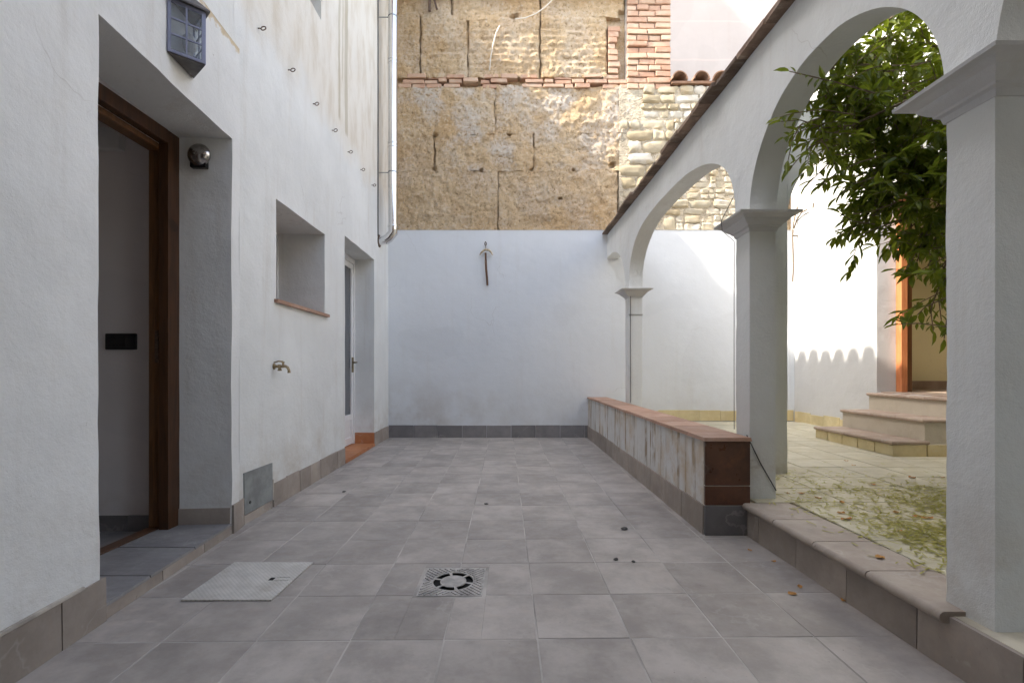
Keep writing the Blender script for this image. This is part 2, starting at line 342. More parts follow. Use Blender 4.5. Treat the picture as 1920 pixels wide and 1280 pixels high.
def leaf_mat(name, a, b, tr=0.5):
    t = NT(name); r = t.n('ShaderNodeValToRGB'); rnd = t.noise(24, 2)
    c = t.mix(t.step(rnd, 0.35, 0.65), a, b); c = t.mix(t.step(t.noise(13, 2, 0.5, t.scale(t.pos, (1, 1, 1), (4, 4, 4))), 0.60, 0.70, 0, 0.5), c, (0.30, 0.27, 0.05))
    v = t.math('ADD', 0.7, t.math('MULTIPLY', t.rnd, 0.6))
    hsv = t.n('ShaderNodeHueSaturation'); t.put(hsv.inputs['Value'], v); t.put(hsv.inputs['Color'], c)
    t.done(hsv.outputs[0], 0.42, None, Specular_IOR_Level=0.35)
    tl = t.n('ShaderNodeBsdfTranslucent'); t.put(tl.inputs[0], t.mix(0.5, hsv.outputs[0], (0.35, 0.42, 0.03)))
    ms = t.n('ShaderNodeMixShader'); ms.inputs[0].default_value = 0.45
    t.t.links.new(t.b.outputs[0], ms.inputs[1]); t.t.links.new(tl.outputs[0], ms.inputs[2]); t.t.links.new(ms.outputs[0], t.out.inputs[0])
    return t.m
M['leaf'] = leaf_mat('green_leaf', (0.075, 0.125, 0.014), (0.21, 0.25, 0.028))
M['dry_leaf'] = simple('dry_orange_leaf', (0.44, 0.21, 0.05), 0.7, var=0.4, sc=40)
M['litter'] = leaf_mat('yellow_green_litter', (0.40, 0.365, 0.07), (0.56, 0.50, 0.15))
M['bark'] = simple('grey_bark', (0.17, 0.125, 0.085), 0.9, var=0.4, sc=30, bump=0.6, bd=0.01)

# ------------------------------------------------------------------ a hand-plastered wall with openings
def wall_grid(mb, A, B, h0, h1, openings, nrm, amp=0.006, st=0.11, edge=0.004, revealst=0.11):
    """A,B: (x,y) ends of the face; openings: (s0,s1,z0,z1,depth) along the face; nrm: outward normal (x,y)"""
    A = Vector((A[0], A[1])); B = Vector((B[0], B[1])); L = (B-A).length; d = (B-A)/L; n = Vector(nrm).normalized()
    def cuts(lo, hi, ks):
        ks = sorted(set([lo, hi] + [k for k in ks if lo < k < hi])); out = []
        for a, b in zip(ks, ks[1:]):
            m = max(1, round((b-a)/st)); out += [a+(b-a)*i/m for i in range(m)]
        return out + [hi]
    us = cuts(0, L, [o[0] for o in openings]+[o[1] for o in openings]); vs = cuts(h0, h1, [o[2] for o in openings]+[o[3] for o in openings])
    idx = {}
    def pt(u, v, dep=0.0):
        k = (round(u, 4), round(v, 4), round(dep, 4))
        if k in idx: return idx[k]
        p = A + d*u
        eu = edge*nz(v*9, u*3, 5.5) if 1e-4 < u < L-1e-4 else 0.0
        ev = edge*nz(u*9, v*3, 9.5) if h0+1e-4 < v < h1-1e-4 else 0.0
        off = amp*(nz(u*1.7+A.x, v*1.7, 0.3)+0.5*nz(u*5, v*5, 1.3+A.x))
        if dep: off *= 0.5
        q = p + d*eu + n*(off-dep)
        idx[k] = mb.vert((q.x, q.y, v+ev)); return idx[k]
    flip = (d.x*n.y - d.y*n.x) > 0       # keep normals outward
    def face(a, b, c, e): mb.f.append((a, e, c, b) if flip else (a, b, c, e))
    def inside(u, v): return any(o[0] < u < o[1] and o[2] < v < o[3] for o in openings)
    for u0, u1 in zip(us, us[1:]):
        for v0, v1 in zip(vs, vs[1:]):
            if not inside((u0+u1)/2, (v0+v1)/2): face(pt(u0, v0), pt(u1, v0), pt(u1, v1), pt(u0, v1))
    for (a, b, c, e, dep) in openings:
        m = max(2, round(dep/revealst)); ds = [dep*i/m for i in range(m+1)]
        uu = [u for u in us if a-1e-6 <= u <= b+1e-6]; vv = [v for v in vs if c-1e-6 <= v <= e+1e-6]
        for d0, d1 in zip(ds, ds[1:]):
            for v0, v1 in zip(vv, vv[1:]):
                face(pt(a, v0, d1), pt(a, v0, d0), pt(a, v1, d0), pt(a, v1, d1))
                face(pt(b, v0, d0), pt(b, v0, d1), pt(b, v1, d1), pt(b, v1, d0))
            for u0, u1 in zip(uu, uu[1:]):
                if c > h0+1e-6: face(pt(u0, c, d1), pt(u1, c, d1), pt(u1, c, d0), pt(u0, c, d0))
                face(pt(u0, e, d0), pt(u1, e, d0), pt(u1, e, d1), pt(u0, e, d1))

def tile_mesh(name, w, l, h, m, bev=0.002):
    mb = MB(); mb.box(-w/2, w/2, -l/2, l/2, -h, 0, bev); return mb.mesh(name, m)

# ------------------------------------------------------------------ ground and courtyard floor
g = MB(); g.quad((-60, -60, -0.25), (60, -60, -0.25), (60, 60, -0.25), (-60, 60, -0.25))
struct(part('ground', g, M['earth_ground']))
fl = MB()
SX0, SX1, SY0, SY1 = -0.402, -0.122, 1.990, 2.270           # drain hole
fx = [-1.75, SX0, SX1, 1.56]; fy = [-2.05, SY0, SY1, 6.62]
for i in range(3):
    for j in range(3):
        if not (i == 1 and j == 1):
            fl.quad((fx[i], fy[j], -0.0016), (fx[i+1], fy[j], -0.0016), (fx[i+1], fy[j+1], -0.0016), (fx[i], fy[j+1], -0.0016))
floor = struct(part('courtyard_floor', fl, M['grout']))
T = 0.327; GA = 0.0148
ex = Vector((1, GA)).normalized(); ey = Vector((-GA, 1)).normalized(); O = Vector((0.090, 1.677))
tmesh = tile_mesh('floor_tile', T-0.0055, T-0.0055, 0.012, M['floor_tile'], 0.0012)
def left_x(y): return -1.617 - 0.0752*(y-2.83) if y < 2.83 else -1.634 - 0.0165*(y-2.83)
def right_x(y): return 1.10 - 0.0152*(y-2.716) if y > 2.716 else 1.335 - 0.031*(y-2.716)
for j in range(-11, 16):
    for i in range(-7, 6):
        c = O + ex*(T*(i+0.5)) + ey*(T*(j+0.5))
        lo = left_x(c.y)-0.02; hi = right_x(c.y)+0.02
        a, b = c.x-T/2+0.002, c.x+T/2-0.002; y0, y1 = c.y-T/2+0.002, min(c.y+T/2-0.002, 6.6)
        if b < lo or a > hi or y1 - y0 < 0.02: continue
        cut = a < lo or b > hi or y1 > 6.55 or (2.4 < c.y < 3.0 and c.x > 1.0)
        hole = a < SX1+0.012 and b > SX0-0.012 and y0 < SY1+0.012 and y1 > SY0-0.012
        if hole:
            mb = MB(); e = 0.012
            for (p, q, r, s) in ((a, min(b, SX0-e), y0, y1), (max(a, SX1+e), b, y0, y1), (max(a, SX0-e), min(b, SX1+e), y0, SY0-e), (max(a, SX0-e), min(b, SX1+e), SY1+e, y1)):
                if q-p > 0.004 and s-r > 0.004: mb.box(p, q, r, s, -0.012, 0, 0.0015)
            part('floor_tile', mb, M['floor_tile'], floor)
        else:
            inst('floor_tile', tmesh, floor, (c.x, c.y, random.uniform(-0.0012, 0.0008)), (random.uniform(-0.002, 0.002), random.uniform(-0.002, 0.002), GA+random.uniform(-0.002, 0.002)))
# (the last row and the side tiles run under the walls)

# ------------------------------------------------------------------ house on the left
house = thing('white_house', 'white plastered house with a brown framed doorway, deep window and glazed white door', 'house', (-1.7, 2.7, 0))
near = MB()
A = Vector((left_x(-2.0), -2.0)); B = Vector((-1.617, 2.83)); L = (B-A).length
def s_near(y): return (y+2.0)/4.83*L
nN = Vector((B.y-A.y, -(B.x-A.x))).normalized()
wall_grid(near, A, B, -0.02, 2.84, [(s_near(1.774), s_near(2.740), -0.02, 2.265, 0.30)], nN, amp=0.007)
i = len(near.v)                                          # thickness of the coat: top and end
near.quad((A.x, A.y, 2.838), (B.x, B.y, 2.838), (B.x-0.06, B.y, 2.842), (A.x-0.06, A.y, 2.842))
near.quad((B.x, B.y, -0.02), (B.x-0.06, B.y, -0.02), (B.x-0.06, B.y, 2.84), (B.x, B.y, 2.84))
part('door_wall', near, M['plaster_near'], house, (40, False))
up = MB(); wall_grid(up, A-nN*0.02, B-nN*0.02, 2.83, 6.3, [], nN, amp=0.006, st=0.2)
part('upper_wall', up, M['plaster_house'], house, (40, False))
C0 = Vector((left_x(2.831), 2.80)); C1 = Vector((left_x(6.62), 6.62)); LF = (C1-C0).length
nF = Vector((C1.y-C0.y, -(C1.x-C0.x))).normalized()
def s_far(y): return (y-C0.y)/(C1.y-C0.y)*LF
far = MB()
wall_grid(far, C0, C1, -0.02, 6.3, [(s_far(3.325), s_far(4.217), 1.415, 2.13, 0.46), (s_far(4.755), s_far(5.83), -0.02, 2.272, 0.24), (s_far(3.25), s_far(4.14), 3.96, 5.15, 0.22)], nF, amp=0.006)
part('side_wall', far, M['plaster_house'], house, (40, False))
# hidden outer shell, roof and eave
sh = MB()
sh.quad((-6, -2.2, -0.1), (-6, 6.62, -0.1), (-6, 6.62, 7.3), (-6, -2.2, 7.3))
sh.quad((-6, 6.625, -0.1), (-1.695, 6.625, -0.1), (-1.695, 6.625, 6.3), (-6, 6.625, 7.3))
part('outer_wall', sh, M['plaster_house'], house)
rw = MB(); wall_grid(rw, (-6, -1.7), (4.2, -1.7), -0.1, 4.6, [], (0, 1), amp=0.006, st=0.3)
rw.quad((-6, -1.72, 4.6), (4.2, -1.72, 4.6), (4.2, -3.4, 5.0), (-6, -3.4, 5.0))
part('rear_blocker', rw, M['blocker_wood'], house, (40, False))  # unseen dark wall, added to cut light from behind the viewpoint
mb = MB(); mb.box(-1.9, 4.2, -1.69, 0.10, 2.97, 5.2); part('overhead_blocker', mb, M['blocker_render'], house)   # unseen block added to cut light from above and behind the viewpoint
EAVE_X, EAVE_Z = -1.27, 6.22
rf = MB(); rf.box(-1.72, EAVE_X-0.03, -2.2, 6.7, EAVE_Z-0.075, EAVE_Z-0.035)
rf.hexa([(-6.1, -2.2, 7.40), (EAVE_X-0.02, -2.2, EAVE_Z-0.03), (EAVE_X-0.02, 6.7, EAVE_Z-0.03), (-6.1, 6.7, 7.40)],
        [(-6.1, -2.2, 7.44), (EAVE_X-0.02, -2.2, EAVE_Z), (EAVE_X-0.02, 6.7, EAVE_Z), (-6.1, 6.7, 7.44)])
roof = part('roof', rf, M['roof_tile'], house)
def barrel(name, r0, r1, length, m, th=0.014, n=10):     # a half-round tile lying along x, mouth at x=0
    mb = MB()
    for k in range(n):
        a0, a1 = math.pi*k/n, math.pi*(k+1)/n
        def q(r, a, x): return (x, r*math.cos(a), r*math.sin(a))
        mb.quad(q(r0, a0, 0), q(r0, a1, 0), q(r1, a1, -length), q(r1, a0, -length))
        mb.quad(q(r0-th, a1, 0), q(r0-th, a0, 0), q(r1-th, a0, -length), q(r1-th, a1, -length))
        mb.quad(q(r0, a1, 0), q(r0, a0, 0), q(r0-th, a0, 0), q(r0-th, a1, 0))
        mb.quad(q(r1, a0, -length), q(r1, a1, -length), q(r1-th, a1, -length), q(r1-th, a0, -length))
    return mb.mesh(name, m, smooth=(50, False))
bt = barrel('roof_tile', 0.10, 0.08, 0.45, M['roof_tile'])
for k in range(37):
    inst('roof_tile', bt, roof, (EAVE_X+random.uniform(-0.012, 0.012), -1.934+0.238*k, EAVE_Z-0.002), (0, math.radians(14), random.uniform(-0.03, 0.03)))
# entrance: step, threshold, frame, room behind
def skirting(parent, pts, h, thick, nrm, m, name='skirting_tile', l=0.327, z0=0.0, lvar=0.0, hv=0.003):
    """row of tiles along a straight base line from pts[0] to pts[1], standing proud of the wall by thick"""
    a, b = Vector(pts[0]), Vector(pts[1]); n = Vector(nrm).normalized(); Ls = (b-a).length; d = (b-a)/Ls; s = 0
    while s < Ls-0.02:
        e = min(Ls, s + l + random.uniform(-lvar, lvar)); mb = MB(); e2 = e-0.0035
        hh = h + random.uniform(-hv, hv); tt = thick + random.uniform(-0.0015, 0.0015)
        p0, p1 = a+d*s, a+d*e2; q0, q1 = p0+n*tt, p1+n*tt; r0, r1 = p0-n*0.03, p1-n*0.03
        def v3(p, z): return (p.x, p.y, z)
        mb.hexa([v3(r0, z0), v3(r1, z0), v3(q1, z0), v3(q0, z0)], [v3(r0, z0+hh), v3(r1, z0+hh), v3(q1-n*0.002, z0+hh), v3(q0-n*0.002, z0+hh)])
        c = (p0+p1)/2; part(name, mb, m, parent, at=(c.x, c.y, z0), smooth=(20, True)); s = e
def lx(y, off=0.0): return left_x(y)+off
skirting(house, ((lx(-1.98), -1.98), (lx(1.80), 1.80)), 0.163, 0.012, nN, M['skirt_tile'])
mb = MB()                                                # mortar bead above the near skirting
mb.tube([(lx(y)+0.004, y, 0.166+0.003*nz(y*8, 0, 0)) for y in [-1.9+0.1*k for k in range(37)]], 0.009, 6)
part('mortar_bead', mb, M['grout_dark'], house)
y = 1.81
while y < 2.735:                                          # riser tiles of the entrance step
    e = min(y+0.327, 2.742); mb = MB()
    mb.hexa([(lx(y)-0.30, y, 0), (lx(y)+0.004, y, 0), (lx(e)+0.004, e-0.004, 0), (lx(e)-0.30, e-0.004, 0)], [(lx(y)-0.30, y, 0.052), (lx(y)+0.002, y, 0.052), (lx(e)+0.002, e-0.004, 0.052), (lx(e)-0.30, e-0.004, 0.052)])
    part('step_riser', mb, M['skirt_tile'], house); y = e
for (y0, y1) in ((1.78, 2.05), (2.055, 2.375), (2.38, 2.738)):
    mb = MB(); mb.hexa([(lx(y0)-0.40, y0, 0.048), (lx(y0)+0.006, y0, 0.048), (lx(y1)+0.006, y1-0.003, 0.048), (lx(y1)-0.40, y1-0.003, 0.048)],
                       [(lx(y0)-0.40, y0, 0.060), (lx(y0)+0.004, y0, 0.060), (lx(y1)+0.004, y1-0.003, 0.060), (lx(y1)-0.40, y1-0.003, 0.060)])
    part('step_tile', mb, M['step_tile'], house)
jb = Vector((lx(2.74), 2.74)); skirting(house, (jb-nN*0.29, jb-nN*0.002), 0.092, 0.008, (nN.y, -nN.x), M['skirt_tile'], z0=0.060)
fr = thing('x', 'x', 'x'); bpy.data.objects.remove(fr)
dfm = MB(); dfm.box(-2.02, -1.945, 2.655, 2.735, 0.055, 2.19); fro = part('door_frame', dfm, M['wood_mid'], house)
def sub(name, m, *boxes, parent=fro, bev=0.003):
    mb = MB()
    for b in boxes: mb.box(*b, bev)
    return part(name, mb, m, parent)
sub('frame_post', M['wood_dark'], (-1.945, -1.895, 2.63, 2.739, 0.055, 2.262))
sub('frame_post', M['wood_dark'], (-1.945, -1.895, 1.745, 1.80, 0.055, 2.262)); sub('frame_post', M['wood_mid'], (-2.02, -1.946, 1.765, 1.845, 0.055, 2.19))
sub('frame_header', M['wood_dark'], (-1.945, -1.8955, 1.80, 2.63, 2.188, 2.264)); sub('frame_header', M['wood_mid'], (-2.02, -1.946, 1.845, 2.655, 2.158, 2.188))
sub('strike_plate', M['iron'], (-1.985, -1.965, 2.652, 2.656, 0.98, 1.16), bev=0)
sub('frame_sill', M['wood_dark'], (-2.03, -1.96, 1.80, 2.65, 0.055, 0.066))
rm = MB()                                                # the dim room behind the doorway
X0, X1, Y0, Y1, Z0, Z1 = -4.2, -2.022, 0.9, 2.79, 0.0, 2.5
rm.quad((X0, Y1, Z0), (X1+0.1, Y1, Z0), (X1+0.1, Y1, Z1), (X0, Y1, Z1)); rm.quad((X0, Y0, Z0), (X0, Y1, Z0), (X0, Y1, Z1), (X0, Y0, Z1))
rm.quad((X0, Y0, Z0), (X1, Y0, Z0), (X1, Y0, Z1), (X0, Y0, Z1)); rm.quad((X0, Y0, Z1), (X1, Y0, Z1), (X1, Y1, Z1), (X0, Y1, Z1))
rm.box(X1-0.0, X1+0.02, Y0, 1.77, Z0, Z1); rm.box(X1, X1+0.02, 1.77, Y1, 2.19, Z1)
part('room_wall', rm, M['plaster_in'], house)
mb = MB(); mb.box(X0, X1, Y0, Y1, -0.05, 0.0); part('room_floor', mb, M['step_tile'], house)
skirting(house, ((X0, 2.79), (-2.03, 2.79)), 0.092, 0.010, (0, -1), M['skirt_dark'], z0=0.0)
# deep window
mb = MB(); ws = s_far
sill = MB(); pa = Vector((lx(3.295), 3.295)); pb = Vector((lx(4.275), 4.275))
for k in range(4):
    a = pa+(pb-pa)*(k/4); b = pa+(pb-pa)*((k+1)/4-0.003); s1 = MB(); n = nF; zt = 1.428
    ps = [a+n*0.028, b+n*0.028, b-n*(0.45 if k < 3.9 else 0), a-n*0.45]
    s1.hexa([(p.x, p.y, zt-0.024) for p in ps], [(p.x, p.y, zt) for p in ps]); part('window_sill_tile', s1, M['clay'], house)
def leaf_window(y0, y1, z0, z1, dep, name='window'):
    xb = lx((y0+y1)/2)-dep; f = MB(); w = 0.05
    for (a, b, c, e) in ((y0, y1, z0, z0+w), (y0, y1, z1-w, z1), (y0, y0+w, z0+w, z1-w), (y1-w, y1, z0+w, z1-w), ((y0+y1)/2-w/2, (y0+y1)/2+w/2, z0+w, z1-w)):
        f.box(xb-0.03, xb+0.03, a, b, c, e)
    wo = part(name, f, M['alu_white'], house)
    for (a, b) in ((y0+w, (y0+y1)/2-w/2), ((y0+y1)/2+w/2, y1-w)):
        p = MB(); p.box(xb-0.004, xb+0.004, a, b, z0+w, z1-w); part('pane', p, M['smoked'], wo)
    bk = MB(); bk.box(xb-0.09, xb-0.06, y0-0.02, y1+0.02, z0-0.02, z1+0.02); part('blind', bk, M['white_plastic'], wo)
leaf_window(3.31, 4.235, 1.40, 2.15, 0.44); leaf_window(3.22, 4.17, 3.93, 5.17, 0.2)
# white glazed door
dr = MB(); xd = -1.915
for b in ((xd-0.05, xd, 4.74, 4.80, 0.035, 2.262), (xd-0.05, xd, 5.785, 5.845, 0.035, 2.262), (xd-0.05, xd, 4.80, 5.785, 2.205, 2.262)): dr.box(*b, 0.003)
do = part('glazed_door', dr, M['alu_white'], house)
lf = MB()
for b in ((xd-0.045, xd-0.008, 4.803, 4.87, 0.045, 2.203), (xd-0.045, xd-0.008, 5.715, 5.782, 0.045, 2.203), (xd-0.045, xd-0.008, 4.87, 5.715, 2.14, 2.203), (xd-0.045, xd-0.008, 4.87, 5.715, 0.045, 0.13), (xd-0.045, xd-0.008, 4.87, 5.715, 0.33, 0.40)): lf.box(*b, 0.003)
part('leaf_frame', lf, M['alu_white'], do)
mb = MB(); mb.box(xd-0.032, xd-0.022, 4.87, 5.715, 0.40, 2.14); part('pane', mb, M['smoked'], do)
mb = MB(); mb.box(xd-0.034, xd-0.018, 4.87, 5.715, 0.13, 0.33); part('lower_panel', mb, M['alu_white'], do)
mb = MB(); mb.box(xd-0.10, xd-0.06, 4.7, 5.9, 0, 2.35); part('dark_interior', mb, M['plaster_in'], do)
mb = MB(); mb.box(xd-0.008, xd+0.004, 5.73, 5.765, 0.90, 1.08, 0.002); mb.tube([(xd+0.0, 5.748, 1.02), (xd+0.045, 5.748, 1.02), (xd+0.05, 5.735, 1.02), (xd+0.05, 5.64, 1.015)], 0.009, 8)
part('handle', mb, M['brass'], do)
for k in range(3):
    y0, y1 = 4.76+k*0.358, 4.76+(k+1)*0.358-0.004; mb = MB()
    mb.hexa([(xd-0.05, y0, 0), (lx(y0)+0.01, y0, 0), (lx(y1)+0.01, min(y1, 5.826), 0), (xd-0.05, min(y1, 5.826), 0)], [(xd-0.05, y0, 0.035), (lx(y0)+0.008, y0, 0.035), (lx(y1)+0.008, min(y1, 5.826), 0.035), (xd-0.05, min(y1, 5.826), 0.035)])
    part('threshold_tile', mb, M['terracotta'], house)
mb = MB(); mb.box(xd+0.001, lx(5.83)+0.003, 5.815, 5.827, 0.036, 0.165, 0.002); part('reveal_tile', mb, M['terracotta'], house)
# skirting beyond the entrance, with the grey sheet-metal hatch
nFt = nF
skirting(house, ((lx(2.72)-0.002, 2.744), (lx(2.89), 2.895)), 0.160, 0.014, nF, M['skirt_tile'])
skirting(house, ((lx(2.895), 2.898), (lx(3.25), 3.25)), 0.052, 0.012, nF, M['skirt_tile'])
skirting(house, ((lx(3.27), 3.27), (lx(4.75), 4.75)), 0.160, 0.012, nF, M['skirt_tile'], l=0.21)
skirting(house, ((lx(5.835), 5.835), (lx(6.53), 6.53)), 0.160, 0.012, nF, M['skirt_tile'])
ht = MB(); ht.hexa([(lx(2.90)-0.01, 2.90, 0.058), (lx(2.90)+0.012, 2.90, 0.058), (lx(3.25)+0.012, 3.25, 0.055), (lx(3.25)-0.01, 3.25, 0.055)], [(lx(2.90)-0.01, 2.90, 0.312), (lx(2.90)+0.010, 2.90, 0.312), (lx(3.25)+0.010, 3.25, 0.306), (lx(3.25)-0.01, 3.25, 0.306)])
ho = part('meter_hatch', ht, M['grey_metal'], house); ho['label'] = 'dull grey sheet metal hatch low on the wall'
mb = MB(); mb.lathe((lx(2.96)+0.008, 2.96, 0.12), (1, 0, 0), [(0, 0.010), (0.006, 0.010), (0.008, 0.007)], 12); part('hatch_lock', mb, M['black_plastic'], ho)
mb = MB(); mb.box(lx(3.26)-0.01, lx(3.26)+0.012, 3.253, 3.268, 0.05, 0.19); part('mortar_joint', mb, M['grout_dark'], house)

# ------------------------------------------------------------------ white boundary wall at the back
bw = thing('boundary_wall', 'white painted boundary wall below the bare earth wall', 'wall', (0, 6.6, 0))
mb = MB(); wall_grid(mb, (-1.72, 6.54), (3.95, 6.54), -0.02, 2.84, [], (0, -1), amp=0.002, st=0.14)
for k in range(57):
    x0, x1 = -1.72+0.1*k, -1.62+0.1*k
    mb.quad((x0, 6.535, 2.84), (x1, 6.535, 2.84), (x1, 6.75, 2.855), (x0, 6.75, 2.855))
part('wall_face', mb, M['plaster_back'], bw, (40, False))
skirting(bw, ((-1.685, 6.54), (1.045, 6.54)), 0.168, 0.012, (0, -1), M['skirt_dark'], l=0.335)

# ------------------------------------------------------------------ ruined wall above it
ru = thing('ruined_wall', 'bare ochre rammed earth wall with brick courses and rubble stones', 'wall', (0.5, 6.7, 2.84))
mb = MB(); mb.box(-2.2, 4.2, 6.70, 7.0, 2.70, 4.85); mb.box(-2.2, 2.19, 6.70, 7.0, 4.85, 6.28); part('wall_core', mb, M['earth'], ru)
HOLES = [(965, 29, .055), (1167, 24, .06), (814, 251, .045), (955, 249, .028), (902, 318, .028), (996, 318, .022), (1075, 317, .024), (1149, 308, .055), (814, 316, .035), (1050, 372, .022)]
def panel(px0, px1, py0, py1, m, dep=0.0, ridge=0.0, seed=0, rag=0.02):
    x0, x1, h0, h1 = RX(px0), RX(px1), RH(py1), RH(py0); mb = MB()
    nx, ny = max(4, int((x1-x0)/0.022)), max(4, int((h1-h0)/0.022)); base = 0
    for j in range(ny+1):
        for i in range(nx+1):
            u, v = i/nx, j/ny; x, h = x0+(x1-x0)*u, h0+(h1-h0)*v
            ed = min(u*(x1-x0), (1-u)*(x1-x0))
            y = 6.612 + dep + 0.022*nz(x*2.2+seed, h*2.2, seed) + 0.020*nz(x*7, h*7, seed+3) + 0.018*nz(x*19, h*19, seed) + 0.010*nz(x*41, h*41, 3)
            y += ridge*abs(math.sin(h*math.pi/0.085+1.2*nz(x*2, h, 4)))
            y += 0.022*max(0, 1-ed/0.014)*(0.4+max(0, nz(x*4, h*4, 8.8))*1.6)
            for (qx, qy, qr) in HOLES:
                dd = math.hypot(x-RX(qx), (h-RH(qy))*1.2)*(1+0.5*nz(x*14, h*14, 1))
                if dd < qr: y = min(6.695, y+0.11*min(1.0, (1-dd/qr)*2.2))
            v_ = 0.02*nz(x*5, h*1.5, 4.4)
            if i in (0, nx): x += rag*nz(h*9, seed, 1.1)
            if j == 0: h -= 0.012+abs(v_)
            if j == ny: h += 0.012+v_
            mb.v.append((x, y, h))
    for j in range(ny):
        for i in range(nx):
            a = j*(nx+1)+i; mb.f.append((a, a+1, a+nx+2, a+nx+1))
    for i in range(nx):                                  # rims back to the core
        pass
    rim = [i for i in range(nx+1)] + [j*(nx+1)+nx for j in range(1, ny+1)] + [ny*(nx+1)+i for i in range(nx-1, -1, -1)] + [j*(nx+1) for j in range(ny-1, 0, -1)]
    b0 = len(mb.v)
    for k in rim: x, y, h = mb.v[k]; mb.v.append((x, 6.71, h))
    for k in range(len(rim)):
        k2 = (k+1) % len(rim); mb.f.append((rim[k], b0+k, b0+k2, rim[k2]))
    part('earth_panel', mb, m, ru, (35, False))
E, EP = M['earth'], M['earth_pale']
for a in ((700, 933, 318, 434, E, 0.0, 0, 1), (935, 1159, 317.5, 434, E, 0.006, 0, 2), (700, 812, 249, 318, E, 0.004, 0, 3), (816, 1000, 249, 317.5, EP, 0, 0, 4), (1001, 1167, 246, 317, EP, 0.004, 0, 5),
          (700, 927.5, 164, 249, EP, 0.002, 0, 6), (928.5, 1200, 162, 246, EP, 0.004, 0, 7), (700, 786, 26, 142, E, 0.012, 0.006, 8), (789, 876, 27, 141, E, 0.0, 0.008, 9), (877.5, 1011, 38, 142, E, -0.002, 0.010, 10),
          (1014.5, 1138, 30, 141, E, -0.002, 0.010, 11), (700, 845, -26, 24, E, 0.016, 0.004, 12), (848, 1012, -26, 35, E, 0.010, 0.006, 13), (1015, 1172, -26, 28, E, 0.010, 0.006, 14)):
    panel(*a)
# bricks: a few shapes shared by all
def brick_mesh(k):
    mb = MB(); r = random.Random(k); e = lambda s: r.uniform(-s, s)
    def ring(i, y): return [(-0.5+i+e(0.03), y, -0.5+i*2+e(0.08)), (0.5-i+e(0.03), y, -0.5+i*2+e(0.08)), (0.5-i+e(0.03), y, 0.5-i*2+e(0.08)), (-0.5+i+e(0.03), y, 0.5-i*2+e(0.08))]
    R = [ring(0, 0.5), ring(0, -0.42), ring(0.03, -0.5)]
    mb.v = [tuple(p) for q in R for p in q]
    mb.f = [(8, 9, 10, 11)] + [(4*s+k2, 4*s+4+k2, 4*s+4+(k2+1) % 4, 4*s+(k2+1) % 4)[::-1] for s in range(2) for k2 in range(4)]
    return mb.mesh('brick', M['brick'])
bm_ = [brick_mesh(k) for k in range(6)]
def brick(x0, x1, h0, h1, y=6.60, dep=0.11):
    inst('brick', random.choice(bm_), ru, ((x0+x1)/2, y+dep/2+random.uniform(-0.012, 0.014), (h0+h1)/2), (random.uniform(-.03, .03), random.uniform(-0.025, 0.025), random.uniform(-0.02, 0.02)), (x1-x0, dep, h1-h0))
ch = 0.0835; bx0, bx1 = RX(1175), RX(1257); h = 4.80
for r in range(18):
    cutp = [0, 0.46, 1.0] if r % 2 else [0, 0.27, 0.64, 1.0]
    if r % 5 == 3: cutp = [0, 0.22, 0.5, 0.77, 1.0]
    for a, b in zip(cutp, cutp[1:]):
        brick(bx0+(bx1-bx0)*a+0.008, bx0+(bx1-bx0)*b-0.004, h+0.007, h+ch-0.010, 6.585)
    h += ch
for r in range(3):                                       # brick courses across the wall
    x = RX(744)+0.07*r; hb = RH(165)+0.002+r*0.067
    while x < RX(1168):
        w = random.choice((0.14, 0.2, 0.27, 0.24, 0.30)); 
        if not (r == 0 and random.random() < 0.45) and not (r == 2 and random.random() < 0.18) and not (RX(925) < x < RX(955) and r < 2): dh = random.uniform(-0.009, 0.009); brick(x+0.008, x+w-random.uniform(0.004, 0.03), hb+0.006+dh, hb+0.060+dh+random.uniform(-0.012, 0.002), 6.602+random.uniform(-.008, .016))
        x += w
for k in range(8): brick(RX(1141), RX(1159)+random.uniform(-0.04, 0.03), RH(136)+k*0.083, RH(136)+k*0.083+0.07, 6.60)
mb = MB(); mb.box(RX(1174), RX(1258), 6.625, 6.72, RH(166), 6.28); part('mortar_bed', mb, M['grout_dark'], ru)
# stones
def stone(x0, x1, h0, h1, m, y=6.585, seed=0):
    mb = MB(); nx, ny = 6, 5; w, hh = x1-x0, h1-h0; cx, cz = (x0+x1)/2, (h0+h1)/2; rt = 0.14*nz(cx*7, cz*7, seed)
    tilt = 0.12*nz(cx*5+3, cz*5, seed)
    for j in range(ny+1):
        for i in range(nx+1):
            u, v = 2*i/nx-1, 2*j/ny-1; e = max(abs(u), abs(v))
            k = 1.02-0.10*(abs(u)*abs(v))**2
            a = u*k*w/2*(1+0.26*nz(cx*9+u*1.3, cz*9+v*1.3, seed)); b = v*k*hh/2*(1+0.30*nz(cx*9+u*1.3, cz*9+v*1.3, seed+7))
            x = cx+a-b*rt; z = cz+b+a*rt
            yy = y + 0.016*nz(x*11, z*11, seed) + 0.008*nz(x*30, z*30, seed) + 0.014*nz(cx*5, cz*5, 2.2) + a*tilt + (0.022 if e > 0.99 else 0.0)
            mb.v.append((x, yy, z))
    for j in range(ny):
        for i in range(nx): a = j*(nx+1)+i; mb.f.append((a, a+1, a+nx+2, a+nx+1))
    rim = [i for i in range(nx+1)] + [j*(nx+1)+nx for j in range(1, ny+1)] + [ny*(nx+1)+i for i in range(nx-1, -1, -1)] + [j*(nx+1) for j in range(ny-1, 0, -1)]
    b0 = len(mb.v)
    for k in rim: x, yy, z = mb.v[k]; mb.v.append((x, 6.71, z))
    for k in range(len(rim)): k2 = (k+1) % len(rim); mb.f.append((rim[k], b0+k, b0+k2, rim[k2]))
    part('stone', mb, m, ru, (40, False))
rr = random.Random(5); h = 2.85; row = 0
